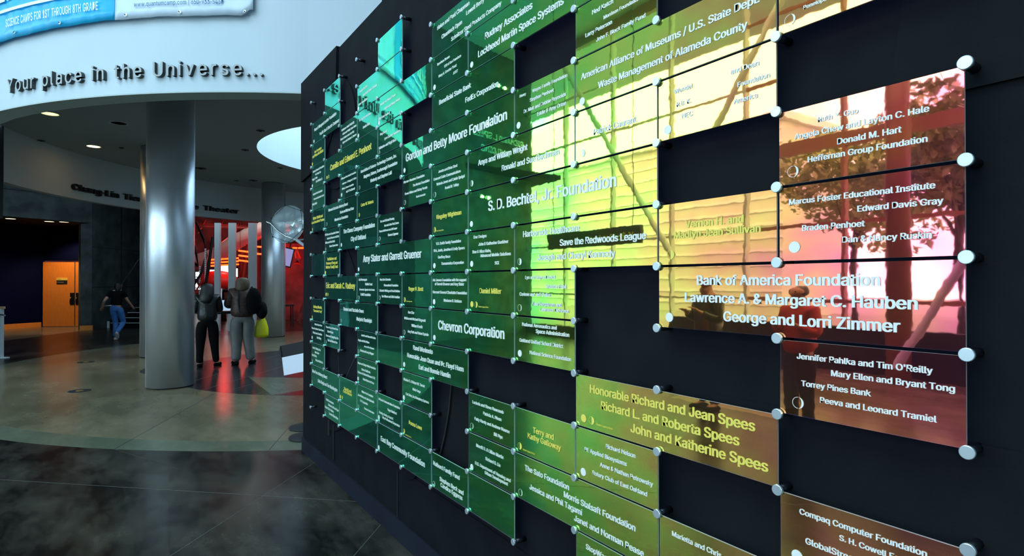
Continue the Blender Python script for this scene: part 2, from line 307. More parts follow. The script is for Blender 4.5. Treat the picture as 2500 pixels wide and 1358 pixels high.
# ------------------------------------------------------------------ the donor wall: data
XG, Y12, ZR0, CW, CH = 1.397418, .4265537, .0488574+Z0, .4, .195     # glass plane, last pin column, pin row 0, cell width and height
XW = 1.457                                                           # face of the black wall
gy = lambda c: Y12+(12-c)*CW
gz = lambda r: ZR0-r*CH
PANELS=[
(11, -2, 1, 'w', [('c', 0.101, 0.821)], [('Ruth Y. Guo', 0.259, 0.489, 0.257), ('Angela Chew and Layton C. Hale', 0.113, 0.839, 0.413), ('Donald M. Hart', 0.374, 0.709, 0.582), ('Heffernan Group Foundation', 0.197, 0.83, 0.738)]),
(11, -1, 1, 'w', [('f', 0.109, 0.804)], [('Marcus Foster Educational Institute', 0.077, 0.864, 0.25), ('Edward Davis Gray', 0.484, 0.899, 0.424), ('Braden Penhoet', 0.16, 0.521, 0.602), ('Dan & Nancy Ruskin', 0.4, 0.847, 0.78)]),
(10, 0, 2, 'w', [('f', 0.112, 0.816)], [('Bank of America Foundation', 0.372, 1.599, 0.298), ('Lawrence A. & Margaret C. Hauben', 0.264, 1.78, 0.557), ('George and Lorri Zimmer', 0.596, 1.697, 0.82)]),
(11, 1, 1, 'w', [('c', 0.128, 0.809)], [("Jennifer Pahlka and Tim O'Reilly", 0.123, 0.848, 0.242), ('Mary Ellen and Bryant Tong', 0.333, 0.944, 0.406), ('Torrey Pines Bank', 0.151, 0.55, 0.584), ('Peeva and Leonard Tramiel', 0.267, 0.865, 0.756)]),
(11, 3, 1, 'w', [('f', 0.119, 0.778)], [('Compaq Computer Foundation', 0.137, 0.818, 0.227), ('S. H. Cowell Foundation', 0.376, 0.869, 0.38), ('GlobalStreams', 0.174, 0.524, 0.578)]),
(10, -1, 1, 'g', [('h', 0.126, 0.822)], [('Vernon H. and', 0.267, 0.752, 0.42), ('Madlyn Jean Sullivan', 0.162, 0.878, 0.572)]),
(9, 2, 2, 'g', [('f', 0.119, 0.819), ('h', 0.226, 0.817)], [('Honorable Richard and Jean Spees', 0.208, 1.833, 0.308), ('Richard L. and Roberta Spees', 0.352, 1.714, 0.562), ('John and Katherine Spees', 0.705, 1.925, 0.814), ('Chabot Legacy Circle', 0.288, 0.493, 0.874)]),
(9, 3, 1, 'w', [('f', 0.112, 0.833)], [('Richard Nelson', 0.411, 0.755, 0.236), ('PE Applied Biosystems', 0.133, 0.658, 0.426), ('Anne & Nathan Petrowsky', 0.335, 0.944, 0.606), ('Rotary Club of East Oakland', 0.238, 0.883, 0.805)]),
(8, 4, 2, 'w', [('c', 0.113, 0.842)], [('The Sato Foundation', 0.198, 0.909, 0.303), ('Morris Stalsaft Foundation', 0.836, 1.754, 0.477), ('Jessica and Phil Tagami', 0.278, 1.095, 0.665), ('Janet and Norman Pease', 0.985, 1.846, 0.834)]),
(9, 5, 1, 'w', [], [('StopWaste', 0.15, 0.477, 0.246)]),
(10, 4, 1, 'w', [], [('Marietta and Chris', 0.136, 0.571, 0.258)]),
(8, 3, 1, 'g', [('h', 0.101, 0.838)], [('Terry and', 0.34, 0.678, 0.435), ('Kathy Galloway', 0.249, 0.79, 0.596), ('Chabot Legacy Circle', 0.158, 0.367, 0.894)]),
(7, 3, 1, 'w', [('c', 0.094, 0.83)], [('Lucinda and Steve Newcomb', 0.111, 0.789, 0.261), ('Patricia A. Niven', 0.359, 0.744, 0.446), ('Patty Hardy and Andrew Nourse', 0.16, 0.907, 0.652), ('Bill Nye', 0.591, 0.768, 0.842)]),
(7, 4, 1, 'w', [('f', 0.094, 0.85)], [('Merrill D. & Lillian Martin', 0.2, 0.783, 0.291), ('Richard S. Liu', 0.411, 0.723, 0.506), ('U.S. Department of Housing and', 0.174, 0.925, 0.735), ('Urban Development', 0.396, 0.873, 0.845)]),
(6, 5, 1, 'w', [('c', 0.077, 0.875)], [('Hulburd Family Fund', 0.061, 0.79, 0.351), ('Stephen Beck and', 0.251, 0.889, 0.68), ('Candice Eggerss', 0.278, 0.863, 0.826)]),
(4, 5, 2, 'w', [('f', 0.069, 0.849)], [('East Bay Community Foundation', 0.164, 1.794, 0.574)]),
(5, 4, 1, 'g', [('h', 0.082, 0.849)], [('Donna Lowe', 0.264, 0.701, 0.554), ('Chabot Legacy Circle', 0.138, 0.342, 0.94)]),
(4, 4, 1, 'w', [('f', 0.073, 0.831)], [('AirTouch Communications Foundation', 0.058, 0.935, 0.24), ('Roger Bamford', 0.448, 0.803, 0.458), ('Crosby, Heafey, Roach &', 0.086, 0.67, 0.678), ('May Professional Corporation', 0.234, 0.924, 0.8)]),
(5, 3, 1, 'w', [('f', 0.081, 0.817)], [('Maxine S. & Robert W. Turner', 0.076, 0.796, 0.287), ('Wells Fargo', 0.392, 0.66, 0.49), ('Carl Zeiss, Inc./Humphrey Systems', 0.151, 0.922, 0.706)]),
(5, 2, 2, 'w', [('f', 0.089, 0.794)], [('Rand Morimoto', 0.411, 1.04, 0.277), ('Honorable Jean Quan and Dr. Floyd Huen', 0.203, 1.89, 0.542), ('Earl and Bonnie Hamlin', 0.605, 1.549, 0.803)]),
(6, 1, 2, 'w', [('f', 0.092, 0.803)], [('Chevron Corporation', 0.211, 1.802, 0.555)]),
(5, 1, 1, 'w', [('c', 0.089, 0.806)], [('Ann Cisz', 0.228, 0.445, 0.212), ('Melissa and Michael Fitzgerald', 0.097, 0.817, 0.4), ('William Everitt', 0.353, 0.721, 0.6), ('Amy Roth and Robert Epstein', 0.22, 0.913, 0.792)]),
(8, 1, 1, 'w', [('f', 0.102, 0.815)], [('National Aeronautics and', 0.147, 0.726, 0.21), ('Space Administration', 0.389, 0.914, 0.326), ('Oakland Unified School District', 0.097, 0.822, 0.558), ('National Science Foundation', 0.282, 0.941, 0.792)]),
(8, 0, 1, 'w', [('c', 0.1, 0.82)], [('Lyn and Wayne Dunkel', 0.203, 0.708, 0.191), ('Shahriar Rabii', 0.555, 0.874, 0.382), ('Corinne and Jeff Cullen', 0.1, 0.636, 0.555), ('Kaia Borgstrom and', 0.33, 0.802, 0.752), ('Lawrence Dickinson', 0.461, 0.917, 0.858)]),
(7, 0, 1, 'g', [('f', 0.096, 0.808), ('h', 0.194, 0.812)], [('Daniel Miller', 0.28, 0.741, 0.528), ('Chabot Legacy Circle', 0.252, 0.468, 0.872)]),
(6, 0, 1, 'w', [('f', 0.083, 0.807)], [('Ask Jeeves Foundation with the support', 0.04, 0.964, 0.238), ('of Garrett Gruener and Amy Slater', 0.107, 0.903, 0.347), ('Harcourt General Charitable Foundation', 0.046, 0.971, 0.572), ('Marianne B. Robison', 0.366, 0.841, 0.788)]),
(5, 0, 1, 'g', [('h', 0.103, 0.802)], [('Roger D. Brett', 0.251, 0.744, 0.518), ('Chabot Legacy Circle', 0.163, 0.367, 0.858)]),
(4, 0, 1, 'w', [('c', 0.098, 0.786)], [('Mary Kate Schneider', 0.115, 0.572, 0.21), ('Diamondback Foundation', 0.289, 0.863, 0.4), ('Elizabeth Whiting and David Robbins', 0.098, 0.927, 0.58), ('Ron Wiener and Edith Anakline', 0.2, 0.92, 0.77)]),
(7, -1, 1, 'w', [('f', 0.091, 0.806)], [('Eraz Designs', 0.14, 0.43, 0.184), ('John & Katherine Gueldner', 0.252, 0.886, 0.375), ('Stan & Alice Hahn,', 0.108, 0.53, 0.548), ('Advanced Mobile Solutions', 0.294, 0.932, 0.655), ('SGI', 0.611, 0.697, 0.849)]),
(6, -1, 1, 'w', [('f', 0.091, 0.803)], [('V.O. Smith Family Foundation', 0.143, 0.825, 0.234), ('Rick, Justin, Jonathan & Emily Speers', 0.073, 0.917, 0.422), ('Geoffrey Bruce', 0.199, 0.543, 0.611), ('Transamerica Corporation', 0.296, 0.896, 0.792)]),
(8, -1, 2, 'w', [('h', 0.1, 0.811)], [('Harborside Healthcare', 0.167, 1.062, 0.284), ('Save the Redwoods League', 0.778, 1.876, 0.538), ('Joseph and Cheryl Kennedy', 0.415, 1.527, 0.806)]),
(7, -2, 3, 'w', [('f', 0.084, 0.811)], [('S. D. Bechtel, Jr. Foundation', 0.475, 2.538, 0.569)]),
(6, -2, 1, 'g', [('h', 0.098, 0.801)], [('Kingsley Wightman', 0.155, 0.834, 0.52), ('Chabot Legacy Circle', 0.143, 0.357, 0.86)]),
(7, -3, 2, 'w', [('h', 0.091, 0.799)], [('Anya and William Wright', 0.245, 1.243, 0.411), ('Ronald and Sue Bachman', 0.759, 1.766, 0.712)]),
(9, -3, 1, 'w', [('h', 0.106, 0.819)], [('Patrick Caurant', 0.258, 0.77, 0.544)]),
(10, -3, 1, 'w', [('f', 0.1, 0.827)], [('Wendel', 0.165, 0.336, 0.292), ('and Dean', 0.658, 0.87, 0.288), ('Foundation', 0.712, 0.947, 0.5), ('R.B. K.', 0.188, 0.321, 0.507), ('NEC', 0.237, 0.336, 0.716), ('America', 0.68, 0.86, 0.725)]),
(9, -4, 2, 'w', [('f', 0.104, 0.833)], [('American Alliance of Museums / U.S. State Dept.', 0.091, 1.876, 0.424), ('Waste Management of Alameda County', 0.319, 1.786, 0.716)]),
(9, -5, 1, 'w', [], [('Ned Katch', 0.242, 0.507, 0.302), ('Morrison Foundation', 0.39, 0.81, 0.503), ('Larry Peterson', 0.151, 0.492, 0.658), ('John F. Block Family Fund', 0.295, 0.874, 0.843)]),
(11, -4, 1, 'w', [('c', 0.085, 0.835)], [('Penelope and family', 0.174, 0.483, 0.772)]),
(7, -6, 2, 'w', [('f', 0.091, 0.834)], [('Rudney Associates', 0.405, 1.33, 0.432), ('Lockheed Martin Space Systems', 0.245, 1.837, 0.76)]),
(6, -7, 2, 'w', [], [('Helen and Paul Chapman', 0.176, 1.034, 0.288), ('Lowell Berry', 0.961, 1.378, 0.498), ('Cleantech Open', 0.304, 0.85, 0.626), ('Schnitzer Steel Products Company', 0.571, 1.746, 0.88)]),
(6, -6, 1, 'w', [('f', 0.092, 0.822)], [('Burnham Brown', 0.177, 0.524, 0.279), ('CRI of San Francisco', 0.378, 0.827, 0.458), ('Mary A. Crocker Trust', 0.217, 0.709, 0.63), ('AT&T', 0.623, 0.745, 0.8)]),
(6, -5, 2, 'w', [], [('Beneficial State Bank', 0.235, 1.073, 0.391), ('FedEx Corporation', 0.94, 1.681, 0.708)]),
(5, -4, 3, 'w', [('f', 0.096, 0.813)], [('Gordon and Betty Moore Foundation', 0.152, 2.856, 0.57)]),
(5, -3, 1, 'w', [('c', 0.106, 0.808)], [('Morrow-Meadows Foundation', 0.07, 0.779, 0.216), ('The Morton Foundation', 0.397, 0.938, 0.406), ('Rowan Wilson and Shirley Perrein', 0.115, 0.87, 0.586), ('Kevin Lavender', 0.511, 0.815, 0.766)]),
(6, -3, 1, 'w', [('c', 0.1, 0.824)], [('Jessica and Brian Steel', 0.211, 0.733, 0.258), ('Comcast Cable Communications', 0.069, 0.816, 0.43), ('Victoria Jones and Calvin Sprigal', 0.154, 0.921, 0.592), ('Daniel M. Tellep', 0.403, 0.767, 0.761)]),
(8, -4, 1, 'w', [('f', 0.081, 0.814)], [('Wayne Family Foundation', 0.332, 0.891, 0.235), ('Henry', 0.104, 0.216, 0.218), ('Stephen Penhoet', 0.289, 0.685, 0.41), ('Dr. Matt and Debbie Reynolds', 0.179, 0.872, 0.598), ('Eddie & Amy Orton', 0.416, 0.872, 0.776)]),
(3, -4, 2, 'w', [('c', 0.123, 0.79)], [('Association of Science-Technology Centers, Inc.', 0.188, 1.794, 0.285), ('Bingham, Osborn, Scarborough Foundation', 0.349, 1.821, 0.525), ('Kimberly and Stephen Lalli', 0.679, 1.604, 0.768)]),
(1, -5, 3, 'g', [('f', 0.171, 0.815), ('h', 0.276, 0.804)], [('Camille and Edward E. Penhoet', 0.399, 2.716, 0.604)]),
(3, -3, 1, 'g', [('h', 0.11, 0.795)], [('Carter W. Roberts', 0.209, 0.815, 0.515)]),
(4, -2, 1, 'w', [('c', 0.095, 0.794)], [('Gus and Michael Fleming', 0.13, 0.706, 0.257), ('Ann and John Paul Jones', 0.297, 0.881, 0.423), ('Thomas McDonnel and Jill Cooper', 0.075, 0.823, 0.583), ('Thomas Lippman', 0.446, 0.861, 0.76)]),
(2, -2, 2, 'w', [('f', 0.114, 0.784)], [('The Clorox Company Foundation', 0.242, 1.873, 0.359), ('City of Oakland', 0.669, 1.454, 0.71)]),
(3, -1, 3, 'w', [('f', 0.092, 0.787)], [('Amy Slater and Garrett Gruener', 0.323, 2.68, 0.546)]),
(1, -3, 2, 'w', [('c', 0.154, 0.789)], [('Altamont Education Advisory Board', 0.266, 1.487, 0.29), ('Rosie and Michael Hum', 1.033, 1.825, 0.532), ('Miranda Lux Foundation', 0.689, 1.502, 0.772)]),
(2, -4, 1, 'w', [('f', 0.125, 0.801)], [('William and Flora Hewlett Foundation', 0.098, 0.942, 0.199), ('Lawrence J. & Margaret C. Dalton', 0.171, 0.962, 0.414), ('William A. Brewer Foundation', 0.146, 0.819, 0.616), ('and R. Du Bennett', 0.395, 0.888, 0.79)]),
(1, 0, 2, 'g', [('f', 0.125, 0.786), ('h', 0.234, 0.782)], [('Eric and Sarah C. Rudney', 0.124, 1.902, 0.516)]),
(3, 0, 1, 'w', [('c', 0.094, 0.833)], [('Ada Mumnapper', 0.093, 0.519, 0.211), ('Wohlin Fund', 0.427, 0.762, 0.376), ('Fernandes-Ignacio de la Fuente', 0.137, 0.873, 0.564), ('Cahill Foundation', 0.196, 0.686, 0.752)]),
(2, 1, 2, 'w', [('c', 0.102, 0.796)], [('Stewart and Rachelle Owen', 0.249, 1.347, 0.375), ('Marjorie Randolph', 0.988, 1.745, 0.682)]),
(0, 4, 2, 'w', [('c', 0.059, 0.812)], [('State Farm Advisory Board', 0.087, 1.196, 0.366), ('Seila Singh and Tim Washington', 0.535, 1.878, 0.688)]),
(2, 4, 1, 'g', [('f', 0.074, 0.817), ('h', 0.183, 0.811)], [('Harold and', 0.295, 0.704, 0.476), ('Cecile Weaver', 0.242, 0.739, 0.583)]),
(3, 4, 1, 'w', [('c', 0.081, 0.834)], [('William Post Foundation', 0.255, 0.807, 0.256), ('Jarrell Burke and Julie Goldsmith', 0.059, 0.856, 0.438), ('TLT Corporation', 0.178, 0.555, 0.613), ('Tessera Construction', 0.384, 0.857, 0.81)]),
(3, 3, 1, 'w', [('f', 0.07, 0.812)], [('Wayne and Gladys Valley Foundation', 0.056, 0.924, 0.263), ('State of California', 0.248, 0.671, 0.458), ("Citizens of Oakland Measure G '02", 0.057, 0.896, 0.604), ('United States Air Force', 0.319, 0.85, 0.788)]),
(3, 2, 1, 'w', [('c', 0.077, 0.806)], [('Jennifer and Vincent McLellan', 0.233, 0.922, 0.22), ('Angela and Nick Wilson', 0.068, 0.626, 0.424), ('Joan and Dan Wassmer', 0.38, 0.853, 0.592), ('Brenda and Lenny Wagner', 0.183, 0.837, 0.784)]),
(1, 2, 1, 'w', [('c', 0.111, 0.81)], [('Thomas Olsen and Rachel Decker', 0.109, 0.925, 0.205), ('Robert Decker', 0.219, 0.619, 0.387), ('Theresa and Chung Wong Paik', 0.11, 0.944, 0.571), ('Alan and Michael Price', 0.237, 0.873, 0.754)]),
(0, 2, 1, 'w', [('f', 0.075, 0.789)], [('Michael Gaines Parker', 0.279, 0.839, 0.197), ('Thomas Foundation Charles Bowers', 0.03, 0.964, 0.396), ('Christy Leary Foundation', 0.131, 0.831, 0.592), ('Ann Sieng', 0.447, 0.765, 0.778)]),
(0, -7, 2, 'w', [('f', 0.193, 0.862)], [('Diane & Margaret Loehler Foundation', 0.224, 1.784, 0.44), ('Pacific Gas & Electric Company', 0.634, 1.963, 0.8)]),
(0, -6, 1, 'g', [('f', 0.07, 0.86)], [('Alan Donnahue', 0.231, 0.769, 0.435), ('and Diana McAllister', 0.086, 0.914, 0.605)]),
(0, -5, 1, 'w', [('f', 0.07, 0.86)], [('Christie Stein and Foundation', 0.119, 0.96, 0.285), ('Paul Kemp, Esq.', 0.3, 0.735, 0.456), ('Peggy S. Allen', 0.06, 0.466, 0.626), ('Scott Morris, Jr.', 0.35, 0.843, 0.797)]),
(0, -4, 1, 'w', [('c', 0.07, 0.86)], [('Regional Parks Foundation', 0.12, 0.845, 0.314), ('Weekend Exploration Society', 0.177, 0.96, 0.541), ('Shirley Baird', 0.06, 0.437, 0.768)]),
(0, -3, 1, 'g', [('h', 0.07, 0.86)], [('Walter Shields and', 0.127, 0.873, 0.435), ('Laura Brandeford Thomas', 0.024, 0.976, 0.605)]),
(0, 1, 1, 'g', [('h', 0.07, 0.86)], [('Anthony Morelle,', 0.169, 0.831, 0.435), ('"Commander Tony"', 0.169, 0.831, 0.605)]),
(0, 3, 1, 'w', [('c', 0.07, 0.86)], [('David S. Wailing Fund', 0.12, 0.729, 0.285), ('Dale Fowler', 0.3, 0.619, 0.456), ("Pearl O'Brien", 0.06, 0.437, 0.626), ('Rick and Nellie Cox', 0.35, 0.901, 0.797)]),
(1, 5, 1, 'w', [('c', 0.07, 0.86)], [('Cohill Investments', 0.12, 0.642, 0.285), ('Barbara Coffin and Egan', 0.293, 0.96, 0.456), ('Robert Clark Gallery', 0.06, 0.64, 0.626), ('Leonard Elias Kittay', 0.35, 0.93, 0.797)]),
(1, -2, 1, 'w', [('c', 0.07, 0.86)], [('Will Olsen and Jacqueline Graham', 0.04, 0.96, 0.285), ('Janet and Emerson Ladd Club', 0.177, 0.96, 0.456), ('Wilson and Clark Smith', 0.06, 0.698, 0.626), ('Edward Charles Hawk', 0.35, 0.901, 0.797)]),
(1, -1, 1, 'g', [('f', 0.07, 0.86)], [('Ted Mattner and', 0.19, 0.81, 0.35), ('Rosemary Cheng and', 0.127, 0.873, 0.52), ('Mattner Family Fund', 0.107, 0.893, 0.69)]),
(2, -6, 1, 'w', [('c', 0.07, 0.86)], [('Robinson Junior Butterfly', 0.12, 0.845, 0.285), ('Arthur and Wally Cram Jones', 0.177, 0.96, 0.456), ('Nancy Oakland and Jerry Bay', 0.06, 0.843, 0.626), ('Agnes and Charles A. Smotro', 0.177, 0.96, 0.797)]),
(3, -6, 1, 'w', [('f', 0.07, 0.86)], [('Dr. Gregory and Mara', 0.12, 0.7, 0.371), ('Amelia Klein', 0.3, 0.648, 0.712)]),
(4, -5, 1, 'w', [('c', 0.07, 0.86)], [('Meg Ohashi', 0.12, 0.41, 0.314), ('Lynn Chaney Foundation', 0.3, 0.938, 0.541), ('Katharine and Virgil Hock', 0.06, 0.785, 0.768)]),
(3, -7, 2, 'w', [('f', 0.07, 0.86)], [('Joseph Meckler', 0.12, 0.526, 0.314), ('Basil and Emily Carlson', 0.3, 0.967, 0.541), ('Osher Foundation', 0.06, 0.524, 0.768)]),
(4, -6, 2, 'w', [('f', 0.07, 0.86)], [('George and Nancy Evans', 0.12, 0.758, 0.314), ('Harris and Nancy Weiss', 0.3, 0.938, 0.541), ('Bay Area Council', 0.06, 0.524, 0.768)]),
(0, -1, 1, 'n', [], []),
(4, 2, 1, 'n', [], []),
(7, 5, 1, 'n', [], []),
(2, 5, 2, 'n', [], []),
(1, -8, 1, 'n', [], []),
(4, -8, 1, 'n', [], []),
(9, -6, 1, 'n', [], [])]

# queue every line of writing
for P in PANELS:
    for l in P[5]: q_text(('p', l[0]), l[0], off=.006, res=3 if P[0] > 6 else (2 if P[0] > 2 else 1))
UNIV = 'Your place in the Universe...'
THEA = 'Chang-Lin Tien Megadome Theater'
for ch in set(UNIV): 
    if ch != ' ': q_text(('u', ch), ch, .07, 0, 3)
for ch in set(THEA):
    if ch != ' ': q_text(('t', ch), ch, .12, 0, 2)
for ch in set('LEARN'): q_text(('b', ch), ch, 0, .03, 2)
BL = [('SCIENCE CAMPS FOR 1ST THROUGH 8TH GRADE', 'g'), ('www.quantumcamp.com | 650-933-5467', 'u')]
for s, k in BL:
    for ch in set(s):
        if ch != ' ': q_text(('b2', ch), ch, 0, .006, 2)
for s in ('Visitor Services', 'Theater', 'Please silence phones', 'RICHARD L. SPEES', 'BUILDING'): q_text(('m', s), s, 0, .012, 2)

# ------------------------------------------------------------------ figures: skeletons
def hand(V, E, R, wi, d, side, r=.008):
    """palm, four unequal bent fingers and a thumb after the wrist vertex"""
    w = Vector(V[wi]); d = Vector(d).normalized(); lat = d.cross(Vector((0, 0, 1)))
    if lat.length < .2: lat = Vector((0, 1, 0))
    lat.normalize(); lat *= side
    pi_ = len(V); V.append(tuple(w+d*.055)); E.append((wi, pi_)); R.append((.026, .018))
    cl = Vector((0, .012, -.012))
    for i, ln in enumerate((.068, .078, .072, .056)):
        b = w+d*.075+lat*(i-1.5)*.021; m = b+d*ln*.55+cl*.3; t = b+d*ln+cl*1.6
        k = len(V); V += [tuple(b), tuple(m), tuple(t)]; E += [(pi_, k), (k, k+1), (k+1, k+2)]; R += [.011, r, r*.85]
    b = w+d*.035-lat*.034; t = b+d*.04-lat*.012+cl; k = len(V); V += [tuple(b), tuple(t)]; E += [(wi, k), (k, k+1)]; R += [.012, .009]
def figure(key, p):
    """p: joint positions in metres for a 1.70 m person, facing +y"""
    w = p.get('w', 1.0); tilt = Vector(p.get('lean', (0, 0, 0)))
    V = [(0, 0, .95), (0, 0, 1.08), (0, 0, 1.26), (0, 0, 1.38), (0, .005, 1.455), (0, .02, 1.52), (0, .03, 1.59), (0, .02, 1.645)]
    hd = Vector(p.get('head', (0, 1, 0))).normalized(); sd = Vector((hd.y, -hd.x, 0))
    R = [.118*w, .118*w, .130*w, .10, .05, .068, .088, .068]
    E = [(i, i+1) for i in range(7)]
    V = [tuple(Vector(v)+tilt*max(0, v[2]-.95)) for v in V]
    hc = Vector(V[6])
    k = len(V); V += [tuple(hc+hd*.088+Vector((0, 0, -.02))), tuple(hc+hd*.108+Vector((0, 0, -.032))), tuple(hc+hd*.078+Vector((0, 0, -.085)))]; E += [(6, k), (k, k+1), (5, k+2)]; R += [.022, .012, .03]
    for s in (-1, 1):
        k = len(V); V += [tuple(hc+sd*s*.086)]; E += [(6, k)]; R += [(.018, .012)]
    J = {}
    for s, n in ((-1, 'l'), (1, 'r')):
        sh = Vector((s*.155*min(w, 1.12), 0, 1.385))+tilt*.43; a = [sh, Vector(p[n+'e']), Vector(p[n+'w'])]
        k = len(V); V += [tuple(x) for x in a]; E += [(3, k), (k, k+1), (k+1, k+2)]; R += [.058*w, .043*w, .028]; J[n] = (k, a)
        hand(V, E, R, k+2, a[2]-a[1], s)
        hp = Vector((s*.085*w, 0, .90)); b = [hp, Vector(p[n+'k']), Vector(p[n+'a'])]; fd = Vector(p.get(n+'f', (s*.15, 1, 0))).normalized()
        k = len(V); V += [tuple(x) for x in b]+[tuple(b[2]+fd*.10+Vector((0, 0, -.035))), tuple(b[2]+fd*.16+Vector((0, 0, -.04)))]
        E += [(0, k), (k, k+1), (k+1, k+2), (k+2, k+3), (k+3, k+4)]; R += [.072*w, .055*w, .04, .035, .026]; J['leg'+n] = (b, fd)
    q_skin((key, 'body'), V, E, R)
    # jacket or shirt
    jr = p.get('jr', .022); Vj = [(V[0][0], V[0][1], .87), V[1], V[2], V[3]]; Ej = [(0, 1), (1, 2), (2, 3)]; Rj = [R[0]+jr*2.6, R[1]+jr*1.9, R[2]+jr*1.3, R[3]+jr*1.2]
    if not p.get('longjkt', 1): Vj[0] = (V[0][0], V[0][1], .98)
    for n in 'lr':
        a = J[n][1]; k = len(Vj); cut = p.get('sleeve', .96); fin = a[1]+(a[2]-a[1])*cut if cut > 0 else a[0]+(a[1]-a[0])*(1+cut)
        pts = [a[0], a[1], fin] if cut > 0 else [a[0], fin]
        Vj += [tuple(x) for x in pts]; Ej += [(3, k)]+[(k+i, k+i+1) for i in range(len(pts)-1)]
        Rj += ([.062*w+jr*.7, .050*w+jr*.7, .034+jr*.6] if cut > 0 else [.062*w+jr*.7, .055+jr*.7])
    q_skin((key, 'jacket'), Vj, Ej, Rj)
    fl = p.get('flare', .0); Vt = [V[0], (V[1][0], V[1][1], 1.03)]; Et = [(0, 1)]; Rt = [R[0]+.035, R[1]+.022]
    for n in 'lr':
        b, fd = J['leg'+n]; k = len(Vt); m = b[1]+(b[2]-b[1])*1.03
        Vt += [tuple(b[0]), tuple((b[0]+b[1])/2), tuple(b[1]), tuple((b[1]+m)/2), tuple(m)]; Et += [(0, k), (k, k+1), (k+1, k+2), (k+2, k+3), (k+3, k+4)]
        Rt += [.116*w, .100*w, .080*w+fl*.3, .072+fl*.8, .064+fl]
    q_skin((key, 'trousers'), Vt, Et, Rt)
    hr = p['hair']; q_skin((key, 'hair'), [tuple(Vector(h[0])+tilt*.6) for h in hr], [(i, i+1) for i in range(len(hr)-1)], [h[1] for h in hr])
    return dict(J=J, hc=hc, hd=hd, sd=sd)
PEOPLE = {}
PEOPLE['a'] = figure('a', dict(w=1.14, le=(-.22, .02, 1.12), lw=(-.13, .26, 1.10), re=(.22, .04, 1.12), rw=(.17, .28, 1.12), lk=(-.12, .02, .50), la=(-.14, -.02, .085), rk=(.12, .03, .50), ra=(.16, 0, .085),
    lf=(.15, 1, 0), rf=(.55, 1, 0), head=(.75, 1, 0), jr=.03, longjkt=1, hair=[((0, .01, 1.655), .10), ((0, -.01, 1.60), .128), ((0, -.03, 1.50), .135), ((-.01, -.06, 1.41), .145), ((-.03, -.07, 1.32), .14), ((-.05, -.08, 1.24), .11)]))
PEOPLE['b'] = figure('b', dict(w=1.30, le=(-.25, .08, 1.13), lw=(-.20, .31, 1.14), re=(.29, -.02, 1.10), rw=(.31, .08, .88), lk=(-.10, .03, .50), la=(-.11, -.02, .085), rk=(.10, .02, .50), ra=(.15, .03, .085),
    lf=(-.35, 1, 0), rf=(.5, 1, 0), head=(-.25, 1, 0), jr=.035, flare=.028, hair=[((0, .01, 1.655), .105), ((0, -.01, 1.60), .135), ((.0, -.025, 1.51), .140), ((-.01, -.03, 1.43), .125), ((-.01, -.05, 1.37), .09)]))
PEOPLE['c'] = figure('c', dict(w=.92, le=(-.27, -.10, 1.15), lw=(-.34, .04, .98), re=(.26, .10, 1.14), rw=(.34, .22, 1.0), lk=(-.03, .12, .50), la=(-.02, .02, .085), rk=(.16, .14, .50), ra=(.05, -.22, .24),
    lf=(0, 1, 0), rf=(0, .8, -.6), head=(.3, 1, 0), jr=.02, sleeve=-.35, longjkt=0, lean=(.05, .10, 0), hair=[((0, .02, 1.635), .088), ((0, -.01, 1.59), .10), ((0, -.05, 1.49), .085), ((0, -.08, 1.38), .05)]))
PEOPLE['d'] = figure('d', dict(w=1.05, le=(-.24, .03, 1.12), lw=(-.14, .22, 1.22), re=(.24, .03, 1.12), rw=(.12, .22, 1.24), lk=(-.10, .02, .50), la=(-.11, 0, .085), rk=(.10, .02, .50), ra=(.12, 0, .085),
    jr=.03, hair=[((0, .02, 1.64), .09), ((0, -.01, 1.59), .102), ((0, -.02, 1.54), .09)]))
bake_queue()

# ------------------------------------------------------------------ setting: floor
fl = struct('floor', MB().box(-9, 13, -9, 43, -.3, 0), 'fdark')
outer = arc((4.90, 12.26), 7.37, 0, 360, 160); inner = arc((3.90, 11.2), 3.235, 0, 360, 120)
def disc_ring(name, pts, z, m): return struct(name, MB().prism(pts, -.02, z, ), m, fl)
disc_ring('floor_band', outer[:-1], .0006, 'fgreen')
disc_ring('floor_ring', arc((4.90, 12.26), 7.02, 0, 360, 160)[:-1], .0012, 'flight')
disc_ring('floor_disc', inner[:-1], .0018, 'fdisc')
disc_ring('column_inlay', arc((1.2, 12.4), .93, 0, 360, 48)[:-1], .0024, 'fdisc')
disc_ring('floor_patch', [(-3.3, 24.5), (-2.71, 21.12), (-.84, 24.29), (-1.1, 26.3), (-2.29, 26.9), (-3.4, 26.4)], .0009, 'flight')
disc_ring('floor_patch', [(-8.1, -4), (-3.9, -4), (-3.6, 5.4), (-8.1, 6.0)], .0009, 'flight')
disc_ring('star_point', [(1.8, 10.65), (2.53, 10.04), (2.9, 9.75), (2.35, 8.87), (1.89, 8.77), (1.79, 8.77)], .0026, 'fgreen')
disc_ring('star_point', [(1.83, 8.74), (2.6, 9.0), (2.8, 8.2), (2.14, 8.49)], .0032, 'fred')
disc_ring('star_point', [(2.31, 10.3), (2.75, 10.88), (3.1, 11.1), (2.75, 9.95), (2.55, 10.09)], .0024, 'fred')
disc_ring('star_point', [(2.76, 15.75), (3.8, 16.77), (4.4, 17.3), (3.64, 16.47), (2.87, 15.56)], .0026, 'fgreen')
disc_ring('star_point', [(2.76, 15.75), (3.3, 15.16), (3.6, 14.8), (3.25, 14.97), (2.71, 15.46)], .0030, 'flight')
disc_ring('star_point', [(2.16, 16.74), (2.46, 17.03), (2.2, 14.98), (1.88, 14.54)], .0028, 'flight')
disc_ring('star_point', [(1.45, 15.9), (1.91, 16.23), (2.04, 17.32), (2.57, 17.76), (2.72, 18.82), (1.65, 18.9)], .0022, 'flight')
